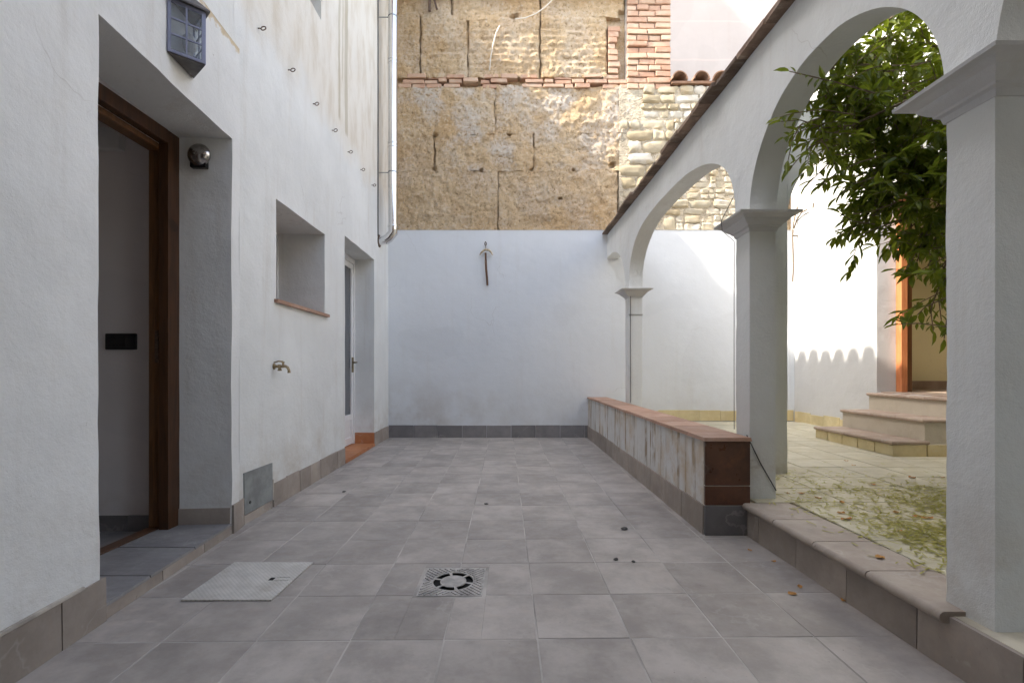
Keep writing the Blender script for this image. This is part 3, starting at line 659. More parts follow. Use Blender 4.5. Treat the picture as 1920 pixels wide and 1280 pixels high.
while h < 4.80:
    hh = rr.choice((0.10, 0.12, 0.15, 0.17, 0.21)); hh = min(hh, 4.86-h)
    left = RX(1162) if h < RH(325) else (RX(1176) if h < RH(262) else (RX(1162) if h < RH(238) else RX(1203)))
    x = left + rr.uniform(0, 0.03)
    while x < 3.35:
        w = rr.choice((0.13, 0.18, 0.22, 0.27, 0.36))*(0.8+hh)
        white = x > RX(1262) or rr.random() < 0.15
        if white and hh > 0.13 and x > RX(1262):
            sp_ = rr.uniform(0.4, 0.65); w *= rr.uniform(0.7, 1.4); stone(x, x+w*rr.uniform(0.55, 0.66), h+0.002, h+hh*sp_, M['stone_white'], 6.59+rr.uniform(-.01, .01), row); stone(x+rr.uniform(-.02, .02), x+w*0.6, h+hh*sp_, h+hh, M['stone_white'], 6.59+rr.uniform(-.01, .01), row+3); x += w*0.63
        else:
            stone(x, x+w-0.010, h+0.004, h+hh-0.006, M['stone_white'] if white else M['stone'], 6.585+rr.uniform(-.012, .012), row); x += w
    h += hh; row += 1
mb = MB(); mb.box(RX(1161), 3.4, 6.606, 6.72, 2.84, 4.84); part('rubble_mortar', mb, M['rubble_mortar'], ru)
ob = MB()
for k in range(20):                                      # projecting course added out of view to shade the wall's top
    x = -1.8+0.2*k; ob.box(x, x+0.19, 6.50+random.uniform(-0.01, 0.01), 6.72, 6.12, 6.17)
part('shade_ledge', ob, M['brick'], ru)
mb = MB(); mb.box(RX(1258), 2.78, 6.56, 6.72, 4.865, 4.895); part('coping_slab', mb, M['roof_tile'], ru)
cap = barrel('coping_tile', 0.115, 0.095, 0.36, M['roof_tile'])
for (x, rz, ry) in ((2.30, 1.6, 0.0), (2.60, 1.75, 0.05), (2.86, 1.4, 0.0)):
    inst('coping_tile', cap, ru, (x, 6.52, 4.90), (0.0, 0.0, -math.pi/2+random.uniform(-0.25, 0.25)))
mb = MB(); mb.tube([(RX(806), 6.58, RH(-12)), (RX(806), 6.575, RH(24))], 0.018, 7); part('iron_peg', mb, M['iron'], ru)
mb = MB(); mb.tube([(RX(812), 6.59, RH(-10)), (RX(820), 6.56, RH(22))], 0.016, 7); part('iron_peg', mb, M['iron'], ru)
# loose pale wires on it
w1 = MB(); w1.tube([P(x, y, 6.54) for x, y in ((937, 48), (930, 62), (924, 85), (920, 108), (918, 132))], 0.007, 6)
tag(part('loose_wire', w1, M['pale_wire'], None, (60, False)), 'pale loose wire hanging in a short arc on the earth wall', 'wire')
w2 = MB(); w2.tube([P(x, y, 6.53) for x, y in ((966, 36), (985, 34), (1005, 26), (1022, 14), (1036, 0), (1042, -12))], 0.007, 6)
tag(part('loose_wire', w2, M['pale_wire'], None, (60, False)), 'pale loose wire curving up beside a hole high on the earth wall', 'wire')

# ------------------------------------------------------------------ rendered building behind, with a tall unseen wing added to shade it
pb_ = thing('rendered_building', 'pinkish rendered building rising behind the stone and brick ruin', 'building', (3.5, 8.0, 0))
mb = MB(); wall_grid(mb, (1.9, 8.0), (8.0, 8.0), 3.0, 9.0, [], (0, -1), amp=0.01, st=0.35)
part('wall', mb, M['plaster_pink'], pb_, (40, False))
mb = MB(); mb.box(-5.0, -2.0, 6.68, 9.5, 0, 12.65); part('shade_wing', mb, M['plaster_pink'], pb_)

# ------------------------------------------------------------------ low wall
def lwx(y): return 1.098 - 0.0152*(y-2.716)               # courtyard face
def lwr(y): return 1.353 - 0.0160*(y-2.716)
lw = thing('low_wall', 'low white wall with rust drips, clay coping and dark brown tiled end', 'wall', (1.2, 2.8, 0))
mb = MB()
N = 40
for k in range(N):
    y0, y1 = 2.728+(6.54-2.728)*k/N, 2.728+(6.54-2.728)*(k+1)/N
    for (za, zb) in ((0.0, 0.18), (0.18, 0.36), (0.36, 0.536)):
        f = lambda y, z: lwx(y)+0.004+0.004*nz(y*3, z*3, 2)
        mb.quad((f(y0, za), y0, za), (f(y0, zb), y0, zb), (f(y1, zb), y1, zb), (f(y1, za), y1, za))
mb.quad((lwr(2.728)-0.01, 2.728, 0), (lwr(6.54)-0.01, 6.54, 0), (lwr(6.54)-0.01, 6.54, 0.536), (lwr(2.728)-0.01, 2.728, 0.536))
mb.quad((lwx(2.728)+0.004, 2.728, 0), (lwr(2.728)-0.01, 2.728, 0), (lwr(2.728)-0.01, 2.728, 0.536), (lwx(2.728)+0.004, 2.728, 0.536))
mb.quad((lwx(2.728)+0.004, 2.728, 0.535), (lwr(2.728)-0.01, 2.728, 0.535), (lwr(6.54)-0.01, 6.54, 0.535), (lwx(6.54)+0.004, 6.54, 0.535))
part('wall_body', mb, M['plaster_low'], lw)
y = 2.702; k = 0
while y < 6.53:
    e = min(y+(0.30 if k else 0.26), 6.538); mb = MB(); z0, z1 = 0.536, 0.556; ov = 0.012+random.uniform(-0.002, 0.002)
    mb.hexa([(lwx(y)-ov, y, z0), (lwr(y)+0.006, y, z0), (lwr(e)+0.006, e-0.004, z0), (lwx(e)-ov, e-0.004, z0)], [(lwx(y)-ov+0.004, y+0.003, z1), (lwr(y)+0.002, y+0.003, z1), (lwr(e)+0.002, e-0.007, z1), (lwx(e)-ov+0.004, e-0.007, z1)])
    part('coping_tile', mb, M['clay'], lw); y = e; k += 1
xa, xb = lwx(2.716), lwr(2.716)
for (nm, z0, z1, m, x1) in (('end_tile', 0.284, 0.534, M['end_tile'], xb), ('end_tile', 0.172, 0.279, M['end_tile'], xb), ('skirting_tile', 0.0, 0.168, M['skirt_dark'], xb-0.018)):
    mb = MB(); mb.box(xa, x1, 2.712, 2.73, z0, z1, 0.002); part(nm, mb, m, lw)
mb = MB(); mb.box(xa+0.003, xb-0.004, 2.716, 2.729, 0.0, 0.535); part('end_grout', mb, M['grout_dark'], lw)
skirting(lw, ((lwx(2.716), 2.732), (lwx(6.53), 6.527)), 0.165, 0.010, (-1, 0), M['skirt_tile'])

# ------------------------------------------------------------------ raised terrace
def tz(y): return 0.185 + (0.013*(y-2.7) if y > 2.7 else 0.0)
te = MB()
def tex(y): return right_x(min(y, 2.71)) if y <= 2.716 else lwr(y)-0.03
ys = [-2.02, 0.0, 1.44, 2.0, 2.7, 2.72, 4.0, 5.3, 6.6]
for a, b in zip(ys, ys[1:]):
    te.quad((tex(a)+0.016, a, tz(a)-0.014), (3.95, a, tz(a)-0.014), (3.95, b, tz(b)-0.014), (tex(b)+0.016, b, tz(b)-0.014))
    te.quad((tex(a)+0.016, a, -0.02), (tex(a)+0.016, a, tz(a)-0.014), (tex(b)+0.016, b, tz(b)-0.014), (tex(b)+0.016, b, -0.02))
terr = struct(part('terrace', te, M['grout_cream']))
y = -1.98
while y < 2.70:                                          # riser tiles
    e = min(y+0.327, 2.712); mb = MB(); q = 0.008
    hh = 0.150 if y > 1.45 else 0.176+random.uniform(-0.008, 0.006)
    mb.hexa([(tex(y), y, 0), (tex(y)+0.03, y, 0), (tex(e)+0.03, e-0.004, 0), (tex(e), e-0.004, 0)], [(tex(y)+0.002, y, hh), (tex(y)+0.03, y, hh), (tex(e)+0.03, e-0.004, hh), (tex(e)+0.002, e-0.004, hh)])
    part('riser_tile', mb, M['skirt_tile'], terr); y = e
y = 1.50
while y < 2.70:                                          # rounded nosing tiles
    e = min(y+0.305, 2.712); mb = MB(); prof = []
    for k in range(7):
        a = math.pi*(0.5+k/6); prof.append((-0.012+0.018*math.cos(a), 0.168+0.018*math.sin(a)))
    prof = [(0.235, 0.186)] + prof + [(0.235, 0.150)]
    n0 = len(mb.v)
    for yy in (y, e-0.005):
        mb.v += [(tex(yy)+px_, yy, pz_) for px_, pz_ in prof]
    m_ = len(prof)
    mb.f += [(k, k+1, m_+k+1, m_+k) for k in range(m_-1)] + [tuple(range(m_))[::-1], tuple(range(m_, 2*m_))]
    part('nosing_tile', mb, M['nosing'], terr, (40, True)); y = e
mb = MB(); mb.box(tex(0.8)-0.004, 1.75, -2.0, 1.49, 0.150, 0.1835)
TT = 0.302; cm = tile_mesh('terrace_tile', TT-0.006, TT-0.006, 0.012, M['cream_tile'], 0.002)
for j in range(-6, 21):
    for i in range(8):
        cx_, cy_ = 1.752+TT*i, 0.16+TT*j
        if cy_ > 6.5: continue
        sx = 1.0
        inst('terrace_tile', cm, terr, (cx_, cy_, tz(cy_)+random.uniform(-0.001, 0.001)), (0.013 if cy_ > 2.7 else 0.0, 0, random.uniform(-0.004, 0.004)))
for j in range(0, 27):                                   # narrow cut row along the arcade
    cy_ = -1.65+TT*j
    if cy_ < 1.3 or cy_ > 2.62: inst('terrace_tile', cm, terr, (1.535 if cy_ < 2.62 else 1.50, cy_+0.0, tz(cy_)-0.0015), (0.013 if cy_ > 2.7 else 0, 0, 0), (0.5 if cy_ < 2.62 else 0.7, 1, 1))

# ------------------------------------------------------------------ arcade
def ax(y): return 1.462 - 0.024*y
AT = 0.157; SP = 1.85; TOP = 2.775
arc = thing('arcade', 'white plastered arcade of round arches on square columns under roof tiles', 'arcade', (1.45, 2.8, 0.18))
arches = [(0.18, 1.41, 0.59, 2.05), (1.57, 2.80, 0.585, 2.05), (2.97, 5.445, 0.635, 2.7), (5.60, 7.10, 0.61, 2.2)]
def under(y):
    for a, b, r, n in arches:
        if a <= y <= b:
            t = abs((y-(a+b)/2)/((b-a)/2)); return SP + r*(max(0.0, 1-t**n))**(1/n)
    return SP
ysamp = []
for a, b, r, n in arches:
    for k in range(49):
        y = (a+b)/2 - (b-a)/2*math.cos(math.pi*k/48)
        if y < 6.545: ysamp.append(y)
ysamp += [-2.0, -1.0, 0.0, 0.1, 1.41, 1.46, 1.52, 1.57, 2.80, 2.86, 2.92, 2.97, 5.445, 5.5, 5.55, 5.60, 6.545]
ysamp = sorted(set(round(y, 5) for y in ysamp))
mb = MB(); NV = 8; grid = {}
def aoff(y, z): return 0.006*nz(y*1.8, z*1.8, 6.1) + 0.002*nz(y*7, z*7, 2.1)
for k, y in enumerate(ysamp):
    lo = under(y) if y > 0.1 else 0.12
    lo += 0.004*nz(y*6, 3.3, 0)
    for j in range(NV+1):
        z = lo+(TOP-lo)*j/NV
        grid[k, j, 0] = mb.vert((ax(y)-aoff(y, z), y, z)); grid[k, j, 1] = mb.vert((ax(y)+AT+aoff(y+9, z), y, z))
    grid[k, 'm'] = mb.vert((ax(y)+AT/2, y, lo+0.002))
for k in range(len(ysamp)-1):
    for j in range(NV):
        mb.f.append((grid[k+1, j, 0], grid[k, j, 0], grid[k, j+1, 0], grid[k+1, j+1, 0]))
        mb.f.append((grid[k, j, 1], grid[k+1, j, 1], grid[k+1, j+1, 1], grid[k, j+1, 1]))
    mb.f.append((grid[k, 0, 0], grid[k+1, 0, 0], grid[k+1, 'm'], grid[k, 'm'])); mb.f.append((grid[k, 'm'], grid[k+1, 'm'], grid[k+1, 0, 1], grid[k, 0, 1]))
    mb.f.append((grid[k, NV, 0], grid[k, NV, 1], grid[k+1, NV, 1], grid[k+1, NV, 0]))
part('arch_wall', mb, M['plaster_arc'], arc, (38, False))
def column(x0, x1, y0, y1, z0, z1, parent, seed):
    mb = MB(); n = 60; m = 3; ring = []
    per = []
    for a, b in (((x0, y0), (x1, y0)), ((x1, y0), (x1, y1)), ((x1, y1), (x0, y1)), ((x0, y1), (x0, y0))):
        per += [(a[0]+(b[0]-a[0])*k/m, a[1]+(b[1]-a[1])*k/m, k == 0) for k in range(m)]
    for j in range(n+1):
        z = z0+(z1-z0)*j/n; r = []
        for (x, y, corner) in per:
            dx, dy = x-(x0+x1)/2, y-(y0+y1)/2
            s = 1 + (0.034 if not corner else 0.030)*nz(x*7+seed, y*7, z*4.5) + (0.026*nz(z*19, seed, 0) if corner else 0) - (0.012 if corner else 0)
            r.append(mb.vert(((x0+x1)/2+dx*s, (y0+y1)/2+dy*s, z)))
        ring.append(r)
    L_ = len(per)
    for j in range(n):
        for k in range(L_): mb.f.append((ring[j][k], ring[j][(k+1) % L_], ring[j+1][(k+1) % L_], ring[j+1][k]))
    return part('column', mb, M['plaster_arc'], parent, (45, False))
def capital(x0, x1, y0, y1, parent, zt=1.851, zb=1.772, ov=0.098):
    prof = [(0.004, zb-0.02), (0.010, zb), (0.022, zb+0.006), (0.024, zb+0.014), (0.034, zb+0.020), (0.046, zb+0.032), (0.050, zb+0.036), (0.056, zb+0.046), (0.076, zb+0.058), (0.080, zb+0.061), (ov, zb+0.066), (ov+0.002, zt-0.002), (ov-0.004, zt), (-0.03, zt)]
    mb = MB(); rs = []
    for i, (e, z) in enumerate(prof):
        j = [0.003*nz(x0*9+i, y0*9, k*3.3) for k in range(4)]
        rs.append([mb.vert(p) for p in ((x0-e+j[0], y0-e+j[1], z), (x1+e+j[1], y0-e+j[2], z), (x1+e+j[2], y1+e+j[3], z), (x0-e+j[3], y1+e+j[0], z))])
    for a, b in zip(rs, rs[1:]):
        for k in range(4): mb.f.append((a[k], a[(k+1) % 4], b[(k+1) % 4], b[k]))
    mb.f.append(tuple(rs[0])[::-1]); mb.f.append(tuple(rs[-1]))
    return part('capital', mb, M['plaster_cap'], parent, (25, False))
for i, (y0, y1) in enumerate(((0.02, 0.18), (1.41, 1.57), (2.80, 2.97), (5.445, 5.60))):
    ym = (y0+y1)/2; x0 = ax(ym)+0.001; x1 = x0+AT-0.002
    column(x0, x1, y0, y1, tz(ym)-0.03, 1.775, arc, i*3.7); capital(x0, x1, y0, y1, arc)
mb = MB(); y = -2.0                                      # eave slabs, each its own piece
while y < 6.53:
    e = min(y+random.choice((0.16, 0.21, 0.26, 0.3)), 6.535); s1 = MB(); o0 = 0.086+random.uniform(-0.022, 0.012)
    z0 = TOP+random.uniform(0.0, 0.008)
    s1.hexa([(ax(y)-o0, y, z0), (ax(y)+AT+0.06, y, z0), (ax(e)+AT+0.06, e-0.006, z0), (ax(e)-o0+random.uniform(-.008, .008), e-0.006, z0)], [(ax(y)-o0+0.004, y, z0+0.028), (ax(y)+AT+0.06, y, z0+0.028), (ax(e)+AT+0.06, e-0.006, z0+0.028), (ax(e)-o0+0.004, e-0.006, z0+0.028)])
    part('eave_slab', s1, M['eave_slab'], arc); y = e
bt2 = barrel('roof_tile', 0.085, 0.07, 0.36, M['roof_tile'])
for k in range(40):
    y = -1.95+0.215*k
    if y < 6.5: inst('roof_tile', bt2, arc, (ax(y)+0.012+random.uniform(-0.012, 0.008), y, TOP+0.036), (0, math.radians(-8), math.pi+random.uniform(-0.06, 0.06)))
# thin cables on the columns
cb = MB(); cb.tube([(ax(2.97)-0.006, 2.985, 2.02), (ax(2.97)-0.105, 2.93, 1.855), (ax(2.97)-0.09, 2.955, 1.80), (ax(2.97)-0.006, 2.975, 1.74), (ax(2.97)-0.005, 2.978, 1.0), (ax(2.97)-0.006, 2.975, 0.57)], 0.0024, 6)
tag(part('thin_cable', cb, M['cable']), 'thin dark cable running down the column at the low wall end', 'cable')
cb = MB(); cb.tube([(1.372, 2.79, 0.56), (1.45, 2.791, 0.40), (1.545, 2.792, 0.235)], 0.003, 6)
tag(part('thin_cable', cb, M['cable']), 'thin cable slanting across the foot of the column', 'cable')
cb = MB(); cb.tube([(ax(5.44)+0.02, 5.437, 1.77), (ax(5.44)+0.018, 5.438, 1.5), (ax(5.44)+0.02, 5.437, 0.56)], 0.0035, 6); cb.tube([(ax(5.44)-0.003, 5.438, 1.56), (ax(5.44)+AT+0.002, 5.438, 1.56)], 0.003, 6)
tag(part('thin_cable', cb, M['cable']), 'thin cable tied round the slim column beside the back wall', 'cable')

# ------------------------------------------------------------------ cross arch behind the arcade
ca = thing('cross_arch', 'white arch crossing the terrace behind the hanging green shrub', 'arch', (1.9, 3.45, 0.19))
mb = MB(); x0, x1, xr, sp, ri = 1.967, 3.26, 3.45, 2.02, 0.585; yf, yb = 3.41, 3.57
xs = sorted(set([round((x0+x1)/2-(x1-x0)/2*math.cos(math.pi*k/40), 5) for k in range(41)])); gp = {}
def und(x): t = abs((x-(x0+x1)/2)/((x1-x0)/2)); return sp+ri*math.sqrt(max(0, 1-t*t))
for k, x in enumerate(xs):
    for j in range(5):
        z = und(x)+(2.84-und(x))*j/4
        gp[k, j, 0] = mb.vert((x, yf+0.005*nz(x*3, z*3, 1), z)); gp[k, j, 1] = mb.vert((x, yb, z))
for k in range(len(xs)-1):
    for j in range(4):
        mb.f.append((gp[k, j, 0], gp[k+1, j, 0], gp[k+1, j+1, 0], gp[k, j+1, 0])); mb.f.append((gp[k+1, j, 1], gp[k, j, 1], gp[k, j+1, 1], gp[k+1, j+1, 1]))
    mb.f.append((gp[k+1, 0, 0], gp[k, 0, 0], gp[k, 0, 1], gp[k+1, 0, 1])); mb.f.append((gp[k, 4, 0], gp[k+1, 4, 0], gp[k+1, 4, 1], gp[k, 4, 1]))
part('arch_wall', mb, M['plaster_arc'], ca, (38, False))
for (a, b) in ((1.74, x0), (x1, xr)):
    mb = MB(); n = 14
    for j in range(n):
        z0_, z1_ = 0.18+(2.84-0.18)*j/n, 0.18+(2.84-0.18)*(j+1)/n; w = lambda z: 0.006*nz(a*5, z*5, 3)
        mb.hexa([(a+w(z0_), yf, z0_), (b+w(z0_), yf, z0_), (b+w(z0_), yb, z0_), (a+w(z0_), yb, z0_)], [(a+w(z1_), yf, z1_), (b+w(z1_), yf, z1_), (b+w(z1_), yb, z1_), (a+w(z1_), yb, z1_)])
    part('pier', mb, M['plaster_arc'], ca)

# ------------------------------------------------------------------ house on the right with stairs
RXW = 3.87
h2 = thing('sunlit_house', 'sunlit white house with an orange wooden doorway above clay steps', 'house', (3.9, 4.6, 0.2))
mb = MB(); wall_grid(mb, (RXW, 0.0), (RXW, 6.62), 0.1, 5.3, [(4.05, 5.06, 0.69, 2.75, 0.20)], (-1, 0), amp=0.006)
part('wall', mb, M['plaster_right'], h2, (40, False))
mb = MB(); mb.quad((RXW, 0, 5.3), (8, 0, 5.9), (8, 6.62, 5.9), (RXW, 6.62, 5.3)); mb.quad((RXW, 0, 0), (8, 0, 0), (8, 0, 5.9), (RXW, 0, 5.3)); mb.quad((8, 0, 0), (8, 6.62, 0), (8, 6.62, 5.9), (8, 0, 5.9)); mb.quad((RXW, 6.62, 0), (8, 6.62, 0), (8, 6.62, 5.9), (RXW, 6.62, 5.3))
part('outer_shell', mb, M['plaster_right'], h2)
mb = MB(); mb.box(4.07, 4.13, 4.985, 5.058, 0.69, 2.75, 0.004); f2 = part('door_frame', mb, M['wood_orange'], h2)
for b in ((4.07, 4.13, 4.052, 4.125, 0.69, 2.75), (4.07, 4.13, 4.125, 4.985, 2.68, 2.75)):
    mb = MB(); mb.box(*b, 0.004); part('frame_rail', mb, M['wood_orange'], f2)
mb = MB(); mb.box(4.131, 4.20, 5.012, 5.058, 0.69, 2.75, 0.004); part('frame_stop', mb, M['wood_mid'], f2)
mb = MB(); a0, a1, b0_, b1 = 4.2, 6.8, 2.5, 5.62
mb.quad((a0, b1, 0.7), (a1, b1, 0.7), (a1, b1, 3.2), (a0, b1, 3.2)); mb.quad((a1, b0_, 0.7), (a1, b1, 0.7), (a1, b1, 3.2), (a1, b0_, 3.2)); mb.quad((a0, b0_, 0.7), (a1, b0_, 0.7), (a1, b0_, 3.2), (a0, b0_, 3.2)); mb.quad((a0, b0_, 3.2), (a1, b0_, 3.2), (a1, b1, 3.2), (a0, b1, 3.2))
mb.box(a0-0.03, a0, 5.06, b1, 0.7, 3.2); mb.box(a0-0.03, a0, b0_, 4.05, 0.7, 3.2); mb.box(a0-0.03, a0, 4.05, 5.06, 2.75, 3.2)
part('room_wall', mb, M['cream_in'], h2)
mb = MB(); mb.box(RXW+0.04, a1, b0_, b1, 0.62, 0.70); part('room_floor', mb, M['stair_nosing'], h2)
mb = MB(); mb.box(a0, a1, b1-0.012, b1+0.01, 0.70, 0.80); part('room_skirting', mb, M['stair_nosing'], h2)
st = thing('entrance_stair', 'three clay edged steps with cream risers up to the orange doorway', 'stairs', (3.4, 4.5, 0.2))
sy0, sy1 = 4.03, 5.08
def yel(parent, a, b, z0, h, nrm, l, bulge=0.004):
    skirting(parent, (a, b), h, 0.014, nrm, M['yellow_tile'], 'skirting_tile', l, z0, 0.02, 0.010)
tops = ((3.22, 0.333), (3.50, 0.515), (3.78, 0.690)); zprev = 0.19
for i, (sx, zt) in enumerate(tops):
    mb = MB(); mb.box(sx+0.012, 3.90, sy0+0.012+i*0.02, sy1-0.01, zprev-0.03, zt-0.028); part('step_body', mb, M['step_render'], st)
    y = sy0+i*0.02
    while y < sy1-0.02:
        e = min(y+0.30, sy1); mb = MB()
        mb.box(sx-0.014, min(sx+0.31, 3.90) if i < 2 else 4.06, y, e-0.004, zt-0.030, zt, 0.008); part('tread_tile', mb, M['stair_nosing'], st); y = e
    zprev = zt
y = sy0
while y < sy1-0.02:
    e = min(y+0.21, sy1-0.01); mb = MB(); mb.box(3.222, 3.24, y+0.006, e-0.006, 0.205, 0.300, 0.004); part('riser_tile', mb, M['yellow_tile'], st); y = e
for (a, b) in ((3.226, 3.50), (3.512, 3.80)):
    mb = MB(); mb.box(a, b, sy0+0.002, sy0+0.02, 0.20, 0.300, 0.004); part('riser_tile', mb, M['yellow_tile'], st)
yel(h2, (RXW, 5.09), (RXW, 6.52), 0.212, 0.145, (-1, 0), 0.28)
yel(bw, (1.42, 6.54), (3.855, 6.54), 0.232, 0.145, (0, -1), 0.29)

# ------------------------------------------------------------------ wall lantern
la = thing('wall_lantern', 'blue grey wedge shaped wall lantern with six panes above the doorway', 'lantern', (-1.56, 2.26, 2.385))
wp = lambda y: left_x(y)+0.004
Pa, Pb, Pc = Vector((wp(2.165), 2.165)), Vector((-1.455, 2.262)), Vector((wp(2.365), 2.365))
zb, zt = 2.388, 2.632
def v3(p, z): return Vector((p.x, p.y, z))
mb = MB(); mb.hexa([v3(p, zb-0.006) for p in (Pa, Pb, Pc, Pc)], [v3(p, zb) for p in (Pa, Pb, Pc, Pc)]); part('bottom_plate', mb, M['lantern_roof'], la)
mb = MB(); e = Vector((0.004, 0)); mb.hexa([v3(Pa, zb), v3(Pa+e, zb), v3(Pc+e, zb), v3(Pc, zb)], [v3(Pa, zt), v3(Pa+e, zt), v3(Pc+e, zt), v3(Pc, zt)]); part('back_plate', mb, M['lamp_back'], la)
for (p, q) in ((Pa, Pb), (Pc, Pb)):
    d = (q-p); Lq = d.length; d = d/Lq; n = Vector((d.y, -d.x)); n = n if n.x > 0 else -n
    def bar(mb, s0, s1, z0, z1, t0, t1):
        ps = [p+d*s0+n*t0, p+d*s1+n*t0, p+d*s1+n*t1, p+d*s0+n*t1]; mb.hexa([v3(a, z0) for a in ps], [v3(a, z1) for a in ps])
    fm = MB(); w = 0.013
    for s0, s1, z0, z1 in ((0, w, zb, zt), (Lq-w, Lq, zb, zt), (w, Lq-w, zb, zb+w), (w, Lq-w, zt-w, zt)): bar(fm, s0, s1, z0, z1, -0.006, 0.004)
    fo = part('frame', fm, M['lantern_frame'], la)
    gm = MB(); gw = 0.0035; gh = (zt-zb-2*w)/3
    bar(gm, Lq/2-gw, Lq/2+gw, zb+w, zt-w, -0.003, 0.003)
    for k in (1, 2): bar(gm, w, Lq/2-gw, zb+w+gh*k-gw, zb+w+gh*k+gw, -0.0028, 0.0028); bar(gm, Lq/2+gw, Lq-w, zb+w+gh*k-gw, zb+w+gh*k+gw, -0.0028, 0.0028)
    part('glazing_bar', gm, M['lantern_frame'], fo)
    for i in range(2):
        for k in range(3):
            pm = MB(); s0 = w if i == 0 else Lq/2+gw; s1 = Lq/2-gw if i == 0 else Lq-w
            bar(pm, s0, s1, zb+w+gh*k+gw, zb+w+gh*(k+1)-gw, -0.0012, 0.0012); part('pane', pm, M['glass'], fo)
mb = MB(); ov = 0.022
Qa, Qb, Qc = Vector((wp(2.135), 2.135)), Vector((-1.43, 2.262)), Vector((wp(2.395), 2.395))
top = Vector((wp(2.262), 2.262))
mb.hexa([v3(p, zt) for p in (Qa, Qb, Qc, Qc)], [v3(p, zt+0.008) for p in (Qa, Qb, Qc, Qc)])
i = len(mb.v); mb.v += [tuple(v3(Qa, zt+0.008)), tuple(v3(Qb, zt+0.008)), tuple(v3(Qc, zt+0.008)), tuple(v3(top, zt+0.12))]; mb.f += [(i, i+1, i+3), (i+1, i+2, i+3), (i, i+3, i+2)]
part('roof', mb, M['lantern_roof'], la)
mb = MB(); mb.lathe((-1.53, 2.262, zb), (0, 0, 1), [(0, 0.014), (0.05, 0.014), (0.055, 0.018), (0.075, 0.026), (0.10, 0.030), (0.125, 0.026), (0.142, 0.014), (0.148, 0.002)], 16); part('bulb', mb, M['white_plastic'], la)
# ------------------------------------------------------------------ doorbell on the reveal
be = thing('doorbell_gong', 'round tarnished metal doorbell gong on the doorway reveal', 'doorbell', (-1.777, 2.735, 2.156))
mb = MB(); mb.box(-1.822, -1.735, 2.700, 2.739, 2.085, 2.185, 0.004); part('base', mb, M['black_plastic'], be)
mb = MB(); mb.lathe((-1.777, 2.712, 2.158), (0, -1, 0), [(0.0, 0.058), (-0.002, 0.064), (0.003, 0.065), (0.012, 0.061), (0.024, 0.052), (0.034, 0.038), (0.040, 0.022), (0.042, 0.006)], 28); part('gong', mb, M['bell_metal'], be, (50, True))
mb = MB(); mb.lathe((-1.777, 2.672, 2.158), (0, -1, 0), [(0, 0.012), (0.004, 0.012), (0.007, 0.007)], 12); part('screw', mb, M['bell_metal'], be)
mb = MB(); mb.tube([(-1.80, 2.737, 2.18), (-1.805, 2.738, 2.215), (-1.80, 2.737, 2.262)], 0.004, 6); part('wire', mb, M['white_plastic'], be)
# ------------------------------------------------------------------ tap
fy_ = 3.295; fxw = left_x(fy_); fz = 0.962
fa = thing('garden_tap', 'small dull brass tap sticking out of the white wall', 'tap', (fxw, fy_, fz))
mb = MB(); mb.lathe((fxw-0.004, fy_, fz), (1, 0, 0), [(0, 0.022), (0.006, 0.022), (0.009, 0.011), (0.03, 0.010), (0.033, 0.014), (0.046, 0.014), (0.048, 0.010), (0.06, 0.010)], 14)
mb.tube([(fxw+0.05, fy_, fz), (fxw+0.078, fy_, fz+0.002), (fxw+0.094, fy_, fz-0.008), (fxw+0.102, fy_, fz-0.028), (fxw+0.103, fy_, fz-0.045)], [0.010, 0.010, 0.0095, 0.009, 0.011], 12)
mb.lathe((fxw+0.038, fy_, fz-0.002), (0, 0, -1), [(0, 0.011), (0.018, 0.011), (0.02, 0.014), (0.028, 0.014)], 12)
part('body', mb, M['brass'], fa, (50, False))
mb = MB(); mb.lathe((fxw+0.062, fy_, fz+0.006), (0, 0, 1), [(0, 0.008), (0.018, 0.007), (0.020, 0.010), (0.027, 0.010)], 12); part('stem', mb, M['brass'], fa)
mb = MB(); mb.tube([(fxw+0.062, fy_, fz+0.032), (fxw+0.035, fy_-0.01, fz+0.036), (fxw+0.006, fy_-0.02, fz+0.026)], [0.006, 0.005, 0.004], 8); part('lever', mb, M['brass'], fa)
# ------------------------------------------------------------------ hooks in a row
hk = None
for k, y in enumerate((3.08, 3.51, 3.96, 4.40, 4.84, 5.27, 5.72)):
    x = left_x(y); mb = MB()
    mb.tube([(x-0.01, y, 3.14), (x+0.022, y, 3.14)], 0.004, 6); c = Vector((x+0.034, y, 3.14))
    mb.tube([c+Vector((0.016*math.cos(a), 0.006*math.sin(a)+0.0, 0.016*math.sin(a))) for a in [math.pi*2*q/12-2.6 for q in range(11)]], 0.0038, 6)
    tag(part('wall_hook', mb, M['iron'], at=(x, y, 3.14)), 'small rusty eye hook in the row high on the white house wall', 'hook', 'eye hooks along the house wall')
# ------------------------------------------------------------------ downpipe and the cable beside it
dp = thing('downpipe', 'shiny steel downpipe running down the house corner and turning into the wall', 'downpipe', (-1.515, 6.06, 2.58))
px_, py_ = -1.512, 6.06; r = 0.058; mb = MB(); mb.tube([(px_, py_, 2.70), (px_, py_, 6.3)], r, 24); part('pipe', mb, M['chrome'], dp, (40, False))
mb = MB(); mb.tube([(px_, py_, 2.74), (px_, py_, 2.665), (px_-0.055, py_, 2.60), (px_-0.10, py_, 2.572)], r+0.003, 20); mb.tube([(px_-0.085, py_, 2.575), (left_x(6.06)-0.02, py_, 2.562)], r-0.004, 20); part('elbow', mb, M['chrome'], dp, (30, False))
for z in (2.745, 3.755, 3.80, 4.82, 4.86):
    mb = MB(); mb.lathe((px_, py_, z-0.012), (0, 0, 1), [(0, r), (0.002, r+0.006), (0.012, r+0.008), (0.022, r+0.006), (0.024, r)], 24); part('collar', mb, M['chrome'], dp, (40, False))
